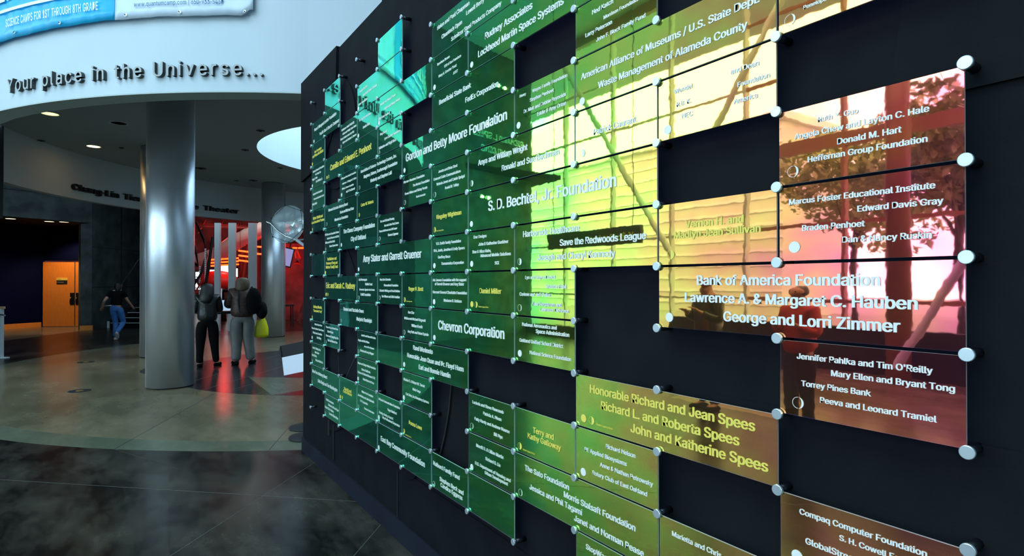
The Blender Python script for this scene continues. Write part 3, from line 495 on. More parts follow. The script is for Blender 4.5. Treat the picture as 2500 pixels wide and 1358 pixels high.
disc_ring('star_point', [(1.35, 12.0), (2.0, 13.8), (2.35, 13.9), (1.5, 11.85)], .0030, 'fred')
def joint(a, b, w, z, m='joint'):
    dx, dy = b[0]-a[0], b[1]-a[1]; d = hypot(dx, dy); nx, ny = -dy/d*w/2, dx/d*w/2
    struct('floor_joint', MB().prism([(a[0]+nx, a[1]+ny), (b[0]+nx, b[1]+ny), (b[0]-nx, b[1]-ny), (a[0]-nx, a[1]-ny)], -.02, z), m, fl)
joint((-3.5, 8.8), (1.455, 4.16), .0045, .0007); joint((1.455, 5.29), (-1.5, 2.07), .0045, .0009); joint((1.455, 3.69), (-.5, 1.53), .0045, .0009)
joint((-.06, 6.80), (1.1, 9.32), .008, .0016, 'jointdark'); joint((.41, 5.76), (-.05, 6.80), .006, .0008, 'jointdark'); joint((1.18, 5.91), (2.3, 8.3), .008, .0016, 'jointdark')
joint((-.95, 10.2), (.2, 9.9), .008, .0016, 'jointdark')
for a, b in (((1.0, 9.75), (3.4, 12.6)), ((1.2, 9.4), (4.2, 12.2)), ((.9, 10.6), (3.2, 13.9)), ((1.6, 8.95), (4.4, 11.6))): joint(a, b, .008, .0021, 'joint')
# ------------------------------------------------------------------ setting: black wall of the donor display
bw = struct('wall_right', MB().box(XW, XW+.30, 3.70, 5.72, 0, 1.915+Z0).box(XW, XW+.30, -4, 3.70, 0, 4.4+Z0), 'black')
def brd(name, P, t, m='black'): return struct(name, MB().prism_x([(y, z+Z0) for y, z in P], XW-t, XW+.01), m, bw)
q = [(5.74, 1.935), (4.63, 1.925), (4.65, 1.60), (4.72, 1.25), (4.95, 1.06)]+[(5.42, 1.0), (5.60, .985), (5.70, .975), (5.74, .972)]
brd('backing_board', q, .022)
brd('backing_board', [(4.63+.44*cos(RD(a)), 1.2+.44*sin(RD(a))) for a in range(0, 360, 7)], .013)
brd('backing_board', [(4.87+.825*cos(RD(a)), -.42+.825*sin(RD(a))) for a in range(0, 360, 5)], .009)
brd('backing_board', [(1.076, -.333), (1.076, -1.48), (-4, -1.48), (-4, -.333)], .010)
brd('backing_board', [(3.26+.19*cos(RD(a)), -1.02+.19*sin(RD(a)*1.0)) for a in range(0, 360, 10)], .012)
brd('backing_board', [(3.40, -1.18), (3.40, -1.5), (1.6, -1.5), (1.6, -1.18)], .006)
brd('backing_board', [(-.6, 3.9)]+[(.62-1.9*(1-cos(RD(a)))*.45, -.1+1.95*sin(RD(a))) for a in range(16, 91, 6)][::-1]+[(.605, .40), (-.6, .40)], .010)
def strip(pts, w, m='blackdeep'):
    b = MB()
    for (y0, z0), (y1, z1) in zip(pts, pts[1:]):
        dy, dz = y1-y0, z1-z0; d = hypot(dy, dz); ny, nz = -dz/d*w/2, dy/d*w/2
        b.prism_x([(y0+ny, z0+nz+Z0), (y1+ny, z1+nz+Z0), (y1-ny, z1-nz+Z0), (y0-ny, z0-nz+Z0)], XW-.0115, XW+.002)
    struct('groove', b, m, bw)
strip([(2.66, -.45), (2.69, -.563), (2.712, -.685), (2.76, -.83), (2.817, -.955)], .012)
strip([(4.20, -.57), (4.229, -.597), (4.32, -.67), (4.409, -.755)], .016); strip([(4.86, -1.17), (4.86, -1.30)], .05); strip([(4.729, -1.186), (4.729, -1.47)], .022)
strip([(4.60, -.60), (4.57, -.86)], .016); strip([(3.40, -1.20), (3.40, -1.49)], .014)
struct('baseboard_right', MB().box(XW-.014, XW+.01, -4, 5.725, 0, .135), 'navy')
# ------------------------------------------------------------------ panes, writing and marks
def moon(kind):
    b = MB(); r = .0145; n = 24
    if kind == 'f': b.add([(r*cos(2*pi*i/n), r*sin(2*pi*i/n), 0) for i in range(n)], [tuple(range(n))])
    else:
        k = 0.0 if kind == 'h' else .62
        V = [(r*cos(pi/2-pi*i/n), r*sin(pi/2-pi*i/n), 0) for i in range(n+1)]+[(k*r*cos(pi/2-pi*i/n), r*sin(pi/2-pi*i/n), 0) for i in range(n+1)]
        b.add(V, [(i, i+1, n+2+i, n+1+i)[::-1] for i in range(n)])
        V = []; 
        for i in range(n+1):
            a = pi/2+pi*i/n; V += [(r*cos(a), r*sin(a), 0), (.93*r*cos(a), .93*r*sin(a), 0)]
        b.add(V, [(2*i, 2*i+2, 2*i+3, 2*i+1) for i in range(n)])
    return b
MX = Matrix(((0, 0, -1, 0), (-1, 0, 0, 0), (0, 1, 0, 0), (0, 0, 0, 1)))
nodes = set(); rank = {}
for P in sorted(PANELS, key=lambda p: (p[0], p[1])): rank[(P[0], P[1])] = sum(1 for k in rank if k[0] == P[0])+1
def tone(c, r):
    if r <= -6 and c <= 4: return 'turquoise'
    if (c, r) in ((0, -1), (1, -1)): return 'midnight blue'
    if c <= 2: return 'dark teal'
    if c <= 4: return 'deep green'
    if c <= 7: return 'green'
    if c == 8: return 'lime green'
    if c == 9: return 'yellow green'
    if c == 10: return 'amber'
    return 'orange red'
for c, r, w, kind, marks, lines in PANELS:
    for i in range(w+1):
        for j in (0, 1): nodes.add((c+i, r+j))
    y0, z0 = gy(c), gz(r); n = len([l for l in lines if not l[0].startswith('Chabot')])
    wd = {1: '', 2: 'wide ', 3: 'extra wide '}[w]
    tx = ('blank, no writing' if n == 0 else '%s %s line%s' % (NUM[n], 'yellow' if kind == 'g' else 'white', 's' if n > 1 else ''))
    lab = '%s%s glass panel, %s, %s from top in %s column%s' % (wd, tone(c, r), tx, ORD[rank[(c, r)]], ORD[c+1], ' from left' if len(wd) < 8 and not (wd and kind == 'g') and not (wd and tone(c, r).count(' ')) else '')
    root = thing('glass_panel', lab, 'glass panel', (XG, (gy(c)+gy(c+w))/2, (gz(r)+gz(r+1))/2), group='coloured glass panels on the black wall')
    hy, hz, g, T0, T1 = w*CW/2, CH/2, .004, .003, .009
    b = MB(); a, d = hy-g, hz-g; F = [(T0, a, -d), (T0, -a, -d), (T0, -a, d), (T0, a, d)]; K = [(T1, y, z) for _, y, z in F]
    b.add(F+K, [(0, 1, 2, 3)[::-1]], 0); b.add(F+K, [(0, 1, 5, 4), (1, 2, 6, 5), (2, 3, 7, 6), (3, 0, 4, 7)], 1)
    b.build('pane', ['film', 'edge'], root)
    if lines:
        for s, xa, xb, yb in lines:
            b = MB()
            me = BAKED[('p', s)]; xs = [v.co.x for v in me.vertices]; x0, x1 = min(xs), max(xs); k = (xb-xa)*CW/(x1-x0)
            tr = Matrix.Translation((.0018, hy-xa*CW, hz-yb*CH)) @ MX @ Matrix.Scale(k, 4) @ Matrix.Translation((-x0, 0, 0))
            bold = .5 if s.startswith('Chabot') else 1
            for n1, q1 in enumerate((-1, -.5, 0, .5, 1)): b.mesh(me, Matrix.Translation((-.00012*n1, .026*k*q1*bold, 0)) @ tr)
            b.build('text_line', 'gold' if kind == 'g' else 'text', root)
    for mk, xa, ya in marks:
        b = MB(); mb = moon(mk); b.add([Matrix.Translation((.0018, hy-xa*CW, hz-ya*CH)) @ MX @ Vector(v) for v in mb.v], mb.f); b.build('moon_mark', 'gold' if kind == 'g' else 'text', root)
# ------------------------------------------------------------------ standoff pins
nodes |= {(0, -8), (3, -8), (0, 6)}
prk = {}
for nd in sorted(nodes): prk[nd] = sum(1 for k in prk if k[0] == nd[0])+1
pin0 = thing('standoff_pin', 'x', 'fastener', (XG, 0, 0), group='steel standoff pins on the black wall')
MB().lathe((0, 0, 0), [(.0001, -.008), (.0128, -.008), (.0140, -.0070), (.0140, -.001), (.0001, -.001)], 28, axis='x', smooth=False).build('cap', 'cap', pin0)
MB().lathe((0, 0, 0), [(.0115, -.001), (.0115, .0085)], 18, axis='x').build('collar', 'chrome', pin0)
MB().lathe((0, 0, 0), [(.0105, .0085), (.0105, XW-XG)], 18, axis='x').build('stem', 'stem', pin0)
first = True
for (c, r) in sorted(nodes):
    bare = (c, r) in ((0, -8), (3, -8), (0, 6))
    lab = '%s steel pin, %s from top in the %s pin column from left' % ('bare' if bare else 'round', ORD[prk[(c, r)]], ORD[c+1])
    if first: pin0.location = (XG, gy(c), gz(r)); pin0['label'] = lab; first = False
    else: clone(pin0, (XG, gy(c), gz(r)), lab)
# ------------------------------------------------------------------ curved fascia with its lettering, soffit, ceiling
FS = .672; FC, FR = (6.64*FS, 17.11*FS), 9.6*FS; LZ = 2.78*FS+Z0; CZ = 2.95+Z0
fa = [(-3.6, 13.85)]+arc(FC, FR, -151.5, -117.27, 90); fb = [(-3.45, 13.95)]+arc(FC, FR-.22, -151.5, -117.27, 90)
struct('wall_front', MB().prism(fa+fb[::-1], LZ, 8.7), 'white')
sx, sy = fa[-1]
struct('trim_1', MB().prism(fa+fb[::-1], LZ-.014, LZ), 'drum')
struct('wall_side', MB().obox((sx, sy), (12.4, -.6), .3, LZ-.01, 8.7), 'white')
bm = bmesh.new()
def loop(P, z):
    vs = [bm.verts.new((x, y, z)) for x, y in P]; return [bm.edges.new((vs[i], vs[(i+1) % len(vs)])) for i in range(len(vs))]
DC, DR = (5.21, 12.12), 7.41
out = [(-3.6, 13.95)]+arc(FC, FR-.1, -151.5, -117.27, 90)+[(12.5, 6.15), (12.5, 15.5)]+arc(DC, DR+.02, 28, 164, 70)+[(-3.6, 14.25)]
es = loop(out, CZ)+loop(arc((5.55, 12.8), 3.19, 0, 360, 96)[:-1], CZ)
bmesh.ops.triangle_fill(bm, edges=es, use_beauty=True); b = MB(); bm.verts.index_update()
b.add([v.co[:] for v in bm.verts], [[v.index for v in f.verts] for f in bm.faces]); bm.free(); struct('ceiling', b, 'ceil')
well = MB(); wa = arc((5.55, 12.8), 3.19, 0, 360, 96); wb = arc((5.55, 12.8), 3.34, 0, 360, 96)
for i in range(96): well.prism([wa[i], wa[i+1], wb[i+1], wb[i]], CZ+.01, 8.0)
struct('skylight_well', well, 'white')
b = MB()
for k in range(3): b.tube([(2.5+k*.1, 10.9+k*1.7, 7.2+.15*k), (8.6, 11.6+k*1.7, 7.5)], .07, 8)
tag(b.build('roof_beam', 'truss'), 'pale steel beams crossing the round skylight above the grey ceiling', 'beam')
dr = MB(); da = arc(DC, DR, 28, 162.5, 90); db = arc(DC, DR+.16, 28, 162.5, 90)
for i in range(90): dr.prism([da[i], da[i+1], db[i+1], db[i]], 1.9+Z0, CZ+.02)
struct('wall_soffit_end', MB().prism([(-3.6, 14.0), (da[-1][0]-.004, da[-1][1]-.02), (db[-1][0]-.02, db[-1][1]+.16), (-3.6, 14.5)], 1.2+Z0, CZ+.02), 'matblack')
struct('wall_drum', dr, 'drum')
struct('ceiling_rear', MB().box(-9, 13, 19.75, 43, 6.0, 6.2).box(-9, -1.75, 14.4, 19.75, 4.95, 5.1).box(-1.75, 13, 18.0, 19.75, 4.75, 4.9), 'blackcloth')
roof = [(-9, -9), (13, -9), (13, 6.15)]+[(sx, sy+.2)]+arc(FC, FR-.15, -117.27, -151.5, 40)+[(-3.6, 14), (-9, 15.6)]
bm = bmesh.new(); b = MB()
for z in (8.7, 8.95):
    es = loop(roof, z)+loop([(-6.5, -2.5), (-.8, -2.5), (-.8, 6.8), (-6.5, 6.8)], z); r_ = bmesh.ops.triangle_fill(bm, edges=es, use_beauty=True)  # unseen roof opening, added to brighten the curved fascia
bm.verts.index_update(); b.add([v.co[:] for v in bm.verts], [[v.index for v in f.verts] for f in bm.faces]); bm.free()
for x0, x1, y0, y1 in ((-6.6, -6.5, -2.6, 6.9), (-.8, -.7, -2.6, 6.9), (-6.6, -.7, -2.6, -2.5), (-6.6, -.7, 6.8, 6.9)): b.box(x0, x1, y0, y1, 8.69, 8.96)
struct('ceiling_atrium', b, 'white')
struct('wall_back', MB().box(-9, 13, -9.2, -9, 0, 8.8), 'drum')
struct('wall_far', MB().box(-9, 13, 43, 43.2, 0, 6.2), 'redwall').location = (0, -2.5, 0)
struct('wall_outer', MB().box(12.5, 12.7, -9, 43, 0, 8.8), 'drum')
struct('wall_end', MB().obox((-3.6, 13.9), (-8.4, 15.2), -.2, 0, 8.8).box(-3.8, -3.6, 14.0, 23.2, 0, 5.0), 'conc')
struct('wall_light_block', MB().obox((1.80, 21.4), (2.55, 30.5), .15, 0, 6.0), 'concseam')  # hidden wall added to keep the red light off the concrete
gl = thing('wall_lettering', 'dark name lettering high on the end wall, seen mirrored in green panels', 'lettering', (-6.2, 14.5, 5.5)); gl.rotation_euler = (0, 0, atan2(13.9-15.2, -3.6+8.4))
for s, x, z in (('RICHARD L. SPEES', -1.6, .42), ('BUILDING', -.9, .0)):
    me = BAKED[('m', s)]; k = .36; b = MB(); b.mesh(me, Matrix(((k, 0, 0, x), (0, 0, -1, -.12), (0, k, 0, z), (0, 0, 0, 1)))); b.build('lettering', 'fin', gl)
for i, (x, z, l) in enumerate(((-.2, 2.0, 'upper left'), (-.5, 2.0, 'upper right'), (.3, .75, 'middle'), (.5, -1.4, 'lower left'), (.25, -1.4, 'lower right'))):
    t = thing('spotlight', l+' of the small wall spotlights seen mirrored in green panels', 'light', (0, 0, 0)); t.parent = None; p = gl.matrix_basis @ Vector((x, -.3, z)); t.location = p
    MB().lathe((0, 0, 0), [(.05, 0), (.06, .12), (.02, .14)], 14, axis='y').build('shade', 'darkmetal', t); MB().ball((0, -.01, 0), .045, 10, 6).build('bulb', 'bulb', t); MB().tube([(0, .12, 0), (0, .30, .0)], .012, 6).build('bracket', 'darkmetal', t)

def downlight(x, y, r, m, lab):
    t = thing('ceiling_downlight', lab, 'ceiling light', (x, y, CZ), group='downlights in the grey ceiling')
    MB().lathe((0, 0, 0), [(r, 0), (r, -.012), (r*.84, -.012), (r*.84, -.002)], 24).build('rim', 'drum', t)
    MB().lathe((0, 0, 0), [(.0005, -.004), (r*.84, -.004)], 24).build('lamp_face', m, t)
downlight(-1.05, 12.78, .15, 'lampdim', 'dim yellowish downlight, nearer of the two lit lights at upper left')
downlight(-.52, 15.33, .145, 'lampwarm', 'bright warm white downlight, farther of the two lit lights')
downlight(-.06, 12.82, .15, 'darkmetal', 'large unlit downlight left of the near steel column')
for x, y, r, l in ((-1.4, 15.33, .07, 'small dark ceiling disc at far left, left of the bright downlight'), (-.45, 17.11, .07, 'small dark ceiling disc just below and right of bright downlight'), (-.02, 15.17, .05, 'tiny dark ceiling disc near the thin rear column top'),
                   (2.26, 13.86, .08, 'dark ceiling disc just left of the skylight tip'), (2.22, 11.92, .08, 'dark ceiling disc above the left edge of the round skylight'), (1.67, 16.76, .14, 'flat unlit ceiling light right beside the near steel column'),
                   (2.74, 18.2, .06, 'tiny dark ceiling disc left of rear column top, farther one'), (3.14, 17.9, .12, 'unlit ceiling light directly left of the rear column top'), (3.37, 15.54, .07, 'dark ceiling disc just below the round skylight')):
    t = thing('ceiling_fitting', l, 'ceiling fitting', (x, y, CZ), group='dark round fittings in the ceiling')
    MB().lathe((0, 0, 0), [(r, 0), (r, -.008), (r*.8, -.01), (.0005, -.01)], 20).build('disc', 'darkmetal', t); MB().lathe((0, 0, 0), [(r*.3, -.01), (r*.3, -.022), (.0005, -.022)], 12).build('boss', 'matblack', t)

def arc_word(root, s, key, C, R, a0, a1, z, size, side_mat, face_mat, inward, thick=.012, gap=.085):
    """letters set one by one along an arc; a0..a1 are the angles of the first and last letter edges"""
    W_ = []; sp = .26
    for ch in s:
        if ch == ' ': W_.append(sp+.06); continue
        me = BAKED[(key, ch)]; xs = [v.co.x for v in me.vertices]; W_.append(max(xs)-min(xs)+gap)
    tot = sum(W_)-gap; x = 0
    for ch, w in zip(s, W_):
        if ch != ' ':
            me = BAKED[(key, ch)]; xs = [v.co.x for v in me.vertices]; cx = (min(xs)+max(xs))/2; fr = (x+(w-gap)/2)/tot; a = RD(a0+(a1-a0)*fr)
            kx = abs(RD(a1-a0))*R/tot; rad = Vector((cos(a), sin(a), 0)); nrm = -rad if inward else rad
            X = Vector((0, 0, 1)).cross(nrm)*-1; X = Vector((-nrm.y, nrm.x, 0)); Y = Vector((0, 0, 1))
            m = Matrix((X*kx, Y*size, nrm*size)).transposed().to_4x4(); b = MB()
            for q1 in (-1, -.33, .33, 1): b.mesh(me, m @ Matrix.Translation((-cx+q1*thick, 0, q1*.003)))
            for i, f in enumerate(b.f):
                p0, p1, p2 = (Vector(b.v[j]) for j in f[:3]); nn = (p1-p0).cross(p2-p0)
                if nn.length > 0 and nn.normalized().dot(nrm) > .9: b.m[i] = 1
            o = b.build('letter', [side_mat, face_mat], root); o.location = (C[0]+R*rad.x-root.location.x, C[1]+R*rad.y-root.location.y, z-root.location.z)
        x += w
w1 = thing('wall_lettering', 'raised grey metal letters reading Your place in the Universe on white curved wall', 'lettering', (-.07, 6.8, 2.0+Z0))
arc_word(w1, UNIV, 'u', FC, FR+.020, -147.6, -121.0, 2.99*FS+Z0, .415*FS, 'letterdark', 'lettergrey', False, .012, .17)
w2 = thing('wall_lettering', 'raised black letters on the shaded drum wall under the ceiling, partly behind columns', 'lettering', (-.3, 16.8, 2.1+Z0))
arc_word(w2, THEA, 't', DC, DR-.03, 146.3, 108.0, 2.09+Z0, .27, 'letterblack', 'letterblack', True, .03)
# ------------------------------------------------------------------ banner
BR = FR+.035; bz0, bz1 = 3.850*FS+Z0, 5.6*FS+Z0; A0, AS, A1 = -151.6, -134.2, -121.75
ban = thing('vinyl_banner', 'blue and white vinyl banner for science camps hanging on the white curved wall', 'banner', (-.07, 6.75, bz0))
def bpt(a, z, off=0): return (FC[0]+(BR+off)*cos(RD(a))+.07, FC[1]+(BR+off)*sin(RD(a))-6.75, z-bz0)
def cloth(a0, a1, name, m, cut=False):
    b = MB(); na, nz = int((a1-a0)*3), 14; V = []
    for i in range(na+1):
        for j in range(nz+1):
            a = a0+(a1-a0)*i/na; z = bz0+(bz1-bz0)*j/nz; e = (a-A0)/(A1-A0)
            o = .004*sin(a*2.3+z*4)+.003*sin(a*5.1-z*6)+.012
            lo = bz0+.003*sin(a*1.1)+(.06 if cut and a > A1-.35 else (.02 if cut and a > A1-.9 else 0))-.025*max(0, (-136-a)/15)
            zz = lo+(bz1-lo)*j/nz; V.append(bpt(a, zz, o))
    F = [(i*(nz+1)+j, (i+1)*(nz+1)+j, (i+1)*(nz+1)+j+1, i*(nz+1)+j+1) for i in range(na) for j in range(nz)]
    b.add(V, F, 0, True); o = b.build(name, m, ban); md = o.modifiers.new('t', 'SOLIDIFY'); md.thickness = .003; return o
cloth(A0, AS, 'cloth', 'banblue'); cloth(AS, A1, 'cloth', 'banwhite', True)
for a in (-151.0, -146.0, -140.0, -133.0, -128.0, -122.4):
    c = Vector(bpt(a, bz0+.03, .030)); n = Vector((cos(RD(a)), sin(RD(a)), 0)); t = Vector((-n.y, n.x, 0)); V = []; b = MB()
    for k in range(14):
        q1 = t*cos(2*pi*k/14)+Vector((0, 0, 1))*sin(2*pi*k/14); V += [c+q1*.015, c+q1*.007+n*.003]
    b.add(V, [(2*k, (2*k+2) % 28, (2*k+3) % 28, 2*k+1) for k in range(14)]); b.build('grommet', 'chrome', ban)
    b = MB(); b.tube([c+n*.004, c+n*.008], .006, 8); b.build('grommet_pin', 'darkmetal', ban)
def ban_text(s, key, a0, a1, z, size, m, name='banner_text'):
    Wd = []
    for ch in s:
        if ch == ' ': Wd.append(.28); continue
        xs = [v.co.x for v in BAKED[(key, ch)].vertices]; Wd.append(max(xs)-min(xs)+.09)
    tot = sum(Wd)-.09; kx = RD(a1-a0)*BR/tot; x = 0; b = MB()
    for ch, w in zip(s, Wd):
        if ch != ' ':
            me = BAKED[(key, ch)]; x0 = min(v.co.x for v in me.vertices)
            for v0 in [len(b.v)]:
                b.add([bpt(a0+math.degrees((x+v.co.x-x0)*kx/BR), z+v.co.y*size, .028) for v in me.vertices], [list(p.vertices) for p in me.polygons])
        x += w
    b.build(name, m, ban)
ban_text('SCIENCE CAMPS FOR 1ST THROUGH 8TH GRADE', 'b2', -147.4, -135.8, bz0+.110, .158, 'banink')
ban_text('www.quantumcamp.com | 650-933-5467', 'b2', -132.2, -124.2, bz0+.105, .085, 'bannavy')
ban_text('LEARN', 'b', -150.6, -141.3, bz0+.40, .42, 'banink')
def ban_bar(a0, a1, z0, z1):
    b = MB(); n = 20; V = []
    for i in range(n+1): a = a0+(a1-a0)*i/n; V += [bpt(a, z0, .029), bpt(a, z1, .029)]
    b.add(V, [(2*i, 2*i+2, 2*i+3, 2*i+1) for i in range(n)]); b.build('banner_frame', 'banink', ban)
ban_bar(-149.2, -135.8, bz0+.27, bz0+.302); ban_bar(-136.1, -135.8, bz0+.27, bz0+.6)
# ------------------------------------------------------------------ steel columns
def column(x, y, r, top, lab, sa):
    t = thing('steel_column', lab, 'column', (x, y, 0), group='round brushed steel columns')
    MB().lathe((0, 0, 0), [(r, .02), (r, top-.012)], 72).build('shaft', 'steel', t)
    MB().lathe((0, 0, 0), [(r-.012, .0), (r-.012, .02)], 48).build('base_gap', 'matblack', t); MB().lathe((0, 0, 0), [(r-.02, top-.012), (r-.02, top)], 48).build('head_gap', 'matblack', t)
    for a in sa:
        a = RD(a); c = Vector((cos(a), sin(a), 0)); q1 = Vector((-c.y, c.x, 0)); b = MB(); P = [c*(r-.002)+q1*.008, c*(r+.003)+q1*.008, c*(r+.003)-q1*.008, c*(r-.002)-q1*.008]
        b.prism([(p.x, p.y) for p in P], .022, top-.014); b.build('seam', 'steeljoint', t)
column(.63, 10.42, .33, CZ, 'large brushed steel column nearest the camera, left of centre', (183, 40))
column(3.75, 18.15, .335, CZ, 'brushed steel column at back, behind the round lens and yellow bag', (-50, 110))
column(.65, 14.75, .33, CZ, 'steel column mostly hidden behind the big near column', (176, 60))
# ------------------------------------------------------------------ concrete, recess, wooden door
c0, c1, c2 = (-3.4, 22.72), (-.85, 24.07), (1.6, 28.6)
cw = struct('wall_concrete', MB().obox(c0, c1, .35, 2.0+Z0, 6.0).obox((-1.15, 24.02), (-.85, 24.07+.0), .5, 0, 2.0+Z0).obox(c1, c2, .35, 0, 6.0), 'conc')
def seam(a, b_, z, v=False, h=.03):
    dx, dy = b_[0]-a[0], b_[1]-a[1]; d = hypot(dx, dy); nx, ny = dy/d, -dx/d
    struct('concrete_joint', MB().prism([(a[0]+nx*.006, a[1]+ny*.006), (b_[0]+nx*.006, b_[1]+ny*.006), (b_[0]-nx*.02, b_[1]-ny*.02), (a[0]-nx*.02, a[1]-ny*.02)], z, z+h), 'concseam', cw)
lerp = lambda a, b, t: (a[0]+(b[0]-a[0])*t, a[1]+(b[1]-a[1])*t)
seam(c0, lerp(c0, c1, 1), 2.82+Z0); seam(c1, c2, 2.82+Z0); seam(c1, c2, 1.18+Z0); seam(c1, c2, -.20+Z0)
for t in (.33, .66): 
    a = lerp(c1, c2, t); seam(a, lerp(c1, c2, t+.012), 0, h=6)
struct('trim_2', MB().obox((-1.17, 24.0), (-.83, 24.05), .02, 0, .16).obox((-.83, 24.05), (-.80, 24.2), .02, 0, .16), 'wood')
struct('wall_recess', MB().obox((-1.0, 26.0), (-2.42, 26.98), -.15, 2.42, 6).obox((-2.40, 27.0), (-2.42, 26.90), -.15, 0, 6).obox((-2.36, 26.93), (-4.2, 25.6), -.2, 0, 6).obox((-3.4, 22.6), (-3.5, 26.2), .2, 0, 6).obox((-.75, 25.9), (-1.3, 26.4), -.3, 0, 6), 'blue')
struct('ceiling_recess', MB().prism([(-3.5, 22.9), (-.95, 24.3), (-.9, 26.4), (-2.4, 27.4), (-4.2, 26)], 3.68, 3.8), 'matblack')
struct('baseboard_left', MB().obox((-2.44, 26.86), (-4.2, 25.53), .03, 0, .17), 'wood')
for x, y, l in ((-2.95, 24.1, 'leftmost warm light in the dark recess ceiling'), (-2.02, 24.5, 'left light of the close pair above the wooden door'), (-1.62, 24.4, 'right light of the close pair above the wooden door')):
    t = thing('recess_light', l, 'ceiling light', (x, y, 3.68), group='small lights in the recess ceiling')
    MB().lathe((0, 0, 0), [(.16, 0), (.16, -.02), (.13, -.02)], 20).build('rim', 'darkmetal', t); MB().lathe((0, 0, 0), [(.13, -.02), (.0005, -.012)], 20).build('lamp_face', 'lampwarm', t)
d0, d1, d2 = Vector((-2.38, 26.80, 0)), Vector((-1.42, 26.17, 0)), Vector((-.75, 25.73, 0)); dd = (d1-d0).normalized(); ang = atan2(dd.y, dd.x)
def leaf(name, a, ln, hx, handed):
    o = MB().box(0, ln, 0, .05, .02, 2.36).build(name, 'wood'); o.location = a; o.rotation_euler = (0, 0, ang); tag(o, kind='structure')
    MB().box(hx-.075, hx+.075, -.012, 0, .80, 1.24).build('push_plate', 'darkmetal', o)
    MB().tube([(hx-.03*handed, -.012, 1.06), (hx-.03*handed, -.06, 1.06), (hx-.05*handed, -.065, .95), (hx-.05*handed, -.05, .84)], .011, 8).build('door_handle', 'chrome', o)
    return o
ld = leaf('door_1', d0, (d1-d0).length-.01, (d1-d0).length-.09, 1); rd = leaf('door_2', d1+dd*.02, .8, .10, 1)
MB().box((d1-d0).length-.012, (d1-d0).length+.01, -.006, .05, .02, 2.36).build('edge_strip', 'chrome', ld)
MB().box(.50, .88, -.012, 0, 1.70, 1.79).build('door_sign', 'gold', ld); MB().box(.50, .88, -.013, 0, 1.56, 1.70).build('door_sign', 'matblack', ld)
b = MB(); me = BAKED[('m', 'Theater')]; k = .05; b.mesh(me, Matrix(((k, 0, 0, .53), (0, 0, -1, -.0135), (0, k, 0, 1.725), (0, 0, 0, 1)))); b.build('sign_lettering', 'matblack', ld)
b = MB(); me = BAKED[('m', 'Please silence phones')]; k = .032; b.mesh(me, Matrix(((k, 0, 0, .52), (0, 0, -1, -.0142), (0, k, 0, 1.62), (0, 0, 0, 1)))); b.build('sign_lettering', 'text', ld)
for z in (.35, 1.2, 2.05): MB().tube([(-.004, -.012, z-.06), (-.004, -.012, z+.06)], .012, 8).build('hinge', 'darkmetal', ld)
# ------------------------------------------------------------------ stairs
st = thing('staircase', 'dark straight staircase with pale step edges rising behind the near columns', 'staircase', (-.33, 24.84, 0))
fwv = Vector((sin(.6003), cos(.6003), 0)); rt = Vector((cos(.6003), -sin(.6003), 0))
def sp(l, f): return (rt*l+fwv*f)
for i in range(8):
    h = .17*(i+1); l0 = .10*i; a = sp(l0, .3*i); b_ = sp(1.5, .3*i)
    MB().prism([(a.x, a.y), (b_.x, b_.y), ((b_+fwv*.33).x, (b_+fwv*.33).y), ((a+fwv*.33).x, (a+fwv*.33).y)], max(0, h-.4), h).build('step', 'blackcloth', st)
    q0, q1 = a-fwv*.02, b_-fwv*.02
    MB().prism([(q0.x, q0.y), (q1.x, q1.y), ((q1+fwv*.05).x, (q1+fwv*.05).y), ((q0+fwv*.05).x, (q0+fwv*.05).y)], h-.008, h+.012).build('nosing', 'drum', st)
b = MB(); a = sp(-.10, -.06); P = [a, a+rt*.07, a+rt*.07+fwv*.05, a+fwv*.05]; b.prism([(p.x, p.y) for p in P], 0, .24); b.build('newel_foot', 'drum', st)
b = MB(); b.tube([sp(-.06, 0)+Vector((0, 0, .25)), sp(1.1, 3.3)+Vector((0, 0, 2.1))], .035, 6); b.build('stringer', 'darkmetal', st)
b = MB(); b.tube([Vector((-.1, 24.6, .95))-Vector((-.33, 24.84, 0)), Vector((.02, 25.2, 1.6))-Vector((-.33, 24.84, 0)), Vector((.60, 25.55, 2.63))-Vector((-.33, 24.84, 0)), Vector((1.6, 26.2, 4.0))-Vector((-.33, 24.84, 0))], .022, 8); b.build('handrail', 'chrome', st)
b = MB(); b.tube([(-.35, -.35, .78), (.15, -.5, .82), (.3, -.45, .95)], .02, 8); b.build('handrail', 'chrome', st)
# ------------------------------------------------------------------ red exhibit hall
for i, (a, b_) in enumerate((((2.54, 21.29), (2.68, 21.19)), ((2.92, 21.03), (3.10, 20.90)), ((3.47, 20.65), (3.68, 20.51)), ((5.6, 19.9), (5.85, 19.85)))):
    tag(MB().obox(a, b_, .10, 0, 1.97+Z0).build('upright_fin', 'fin'), ['slim upright fin lit red, leftmost of the fins in front of red hall', 'middle upright grey fin in front of the red hall', 'wide grey upright fin just left of the rear column', 'grey upright fin hidden behind the end of the black wall'][i], 'partition', 'upright fins before the red hall')
def tubes(p0, p1, n, dz, lab):
    t = thing('tube_light', lab, 'light', (p0[0], p0[1], p0[2]+Z0), group='glowing red tubes in the exhibit hall')
    for k in range(n): MB().tube([(0, 0, -k*dz), (p1[0]-p0[0], p1[1]-p0[1], p1[2]-p0[2]-k*dz)], .034, 8).build('glow_tube', 'neon', t)
    for q1 in (.1, .9): MB().tube([((p1[0]-p0[0])*q1, (p1[1]-p0[1])*q1, 0), ((p1[0]-p0[0])*q1, (p1[1]-p0[1])*q1, 6.0-Z0-p0[2])], .008, 5).build('hanger', 'darkmetal', t)
tubes((3.09, 26.96, .93), (4.05, 26.3, 1.0), 3, .13, 'three glowing red tubes seen between the left fin and the middle fin'); tubes((4.0, 26.0, 1.30), (4.55, 25.7, 1.22), 3, .20, 'three glowing red tubes between the middle fin and wide fin')
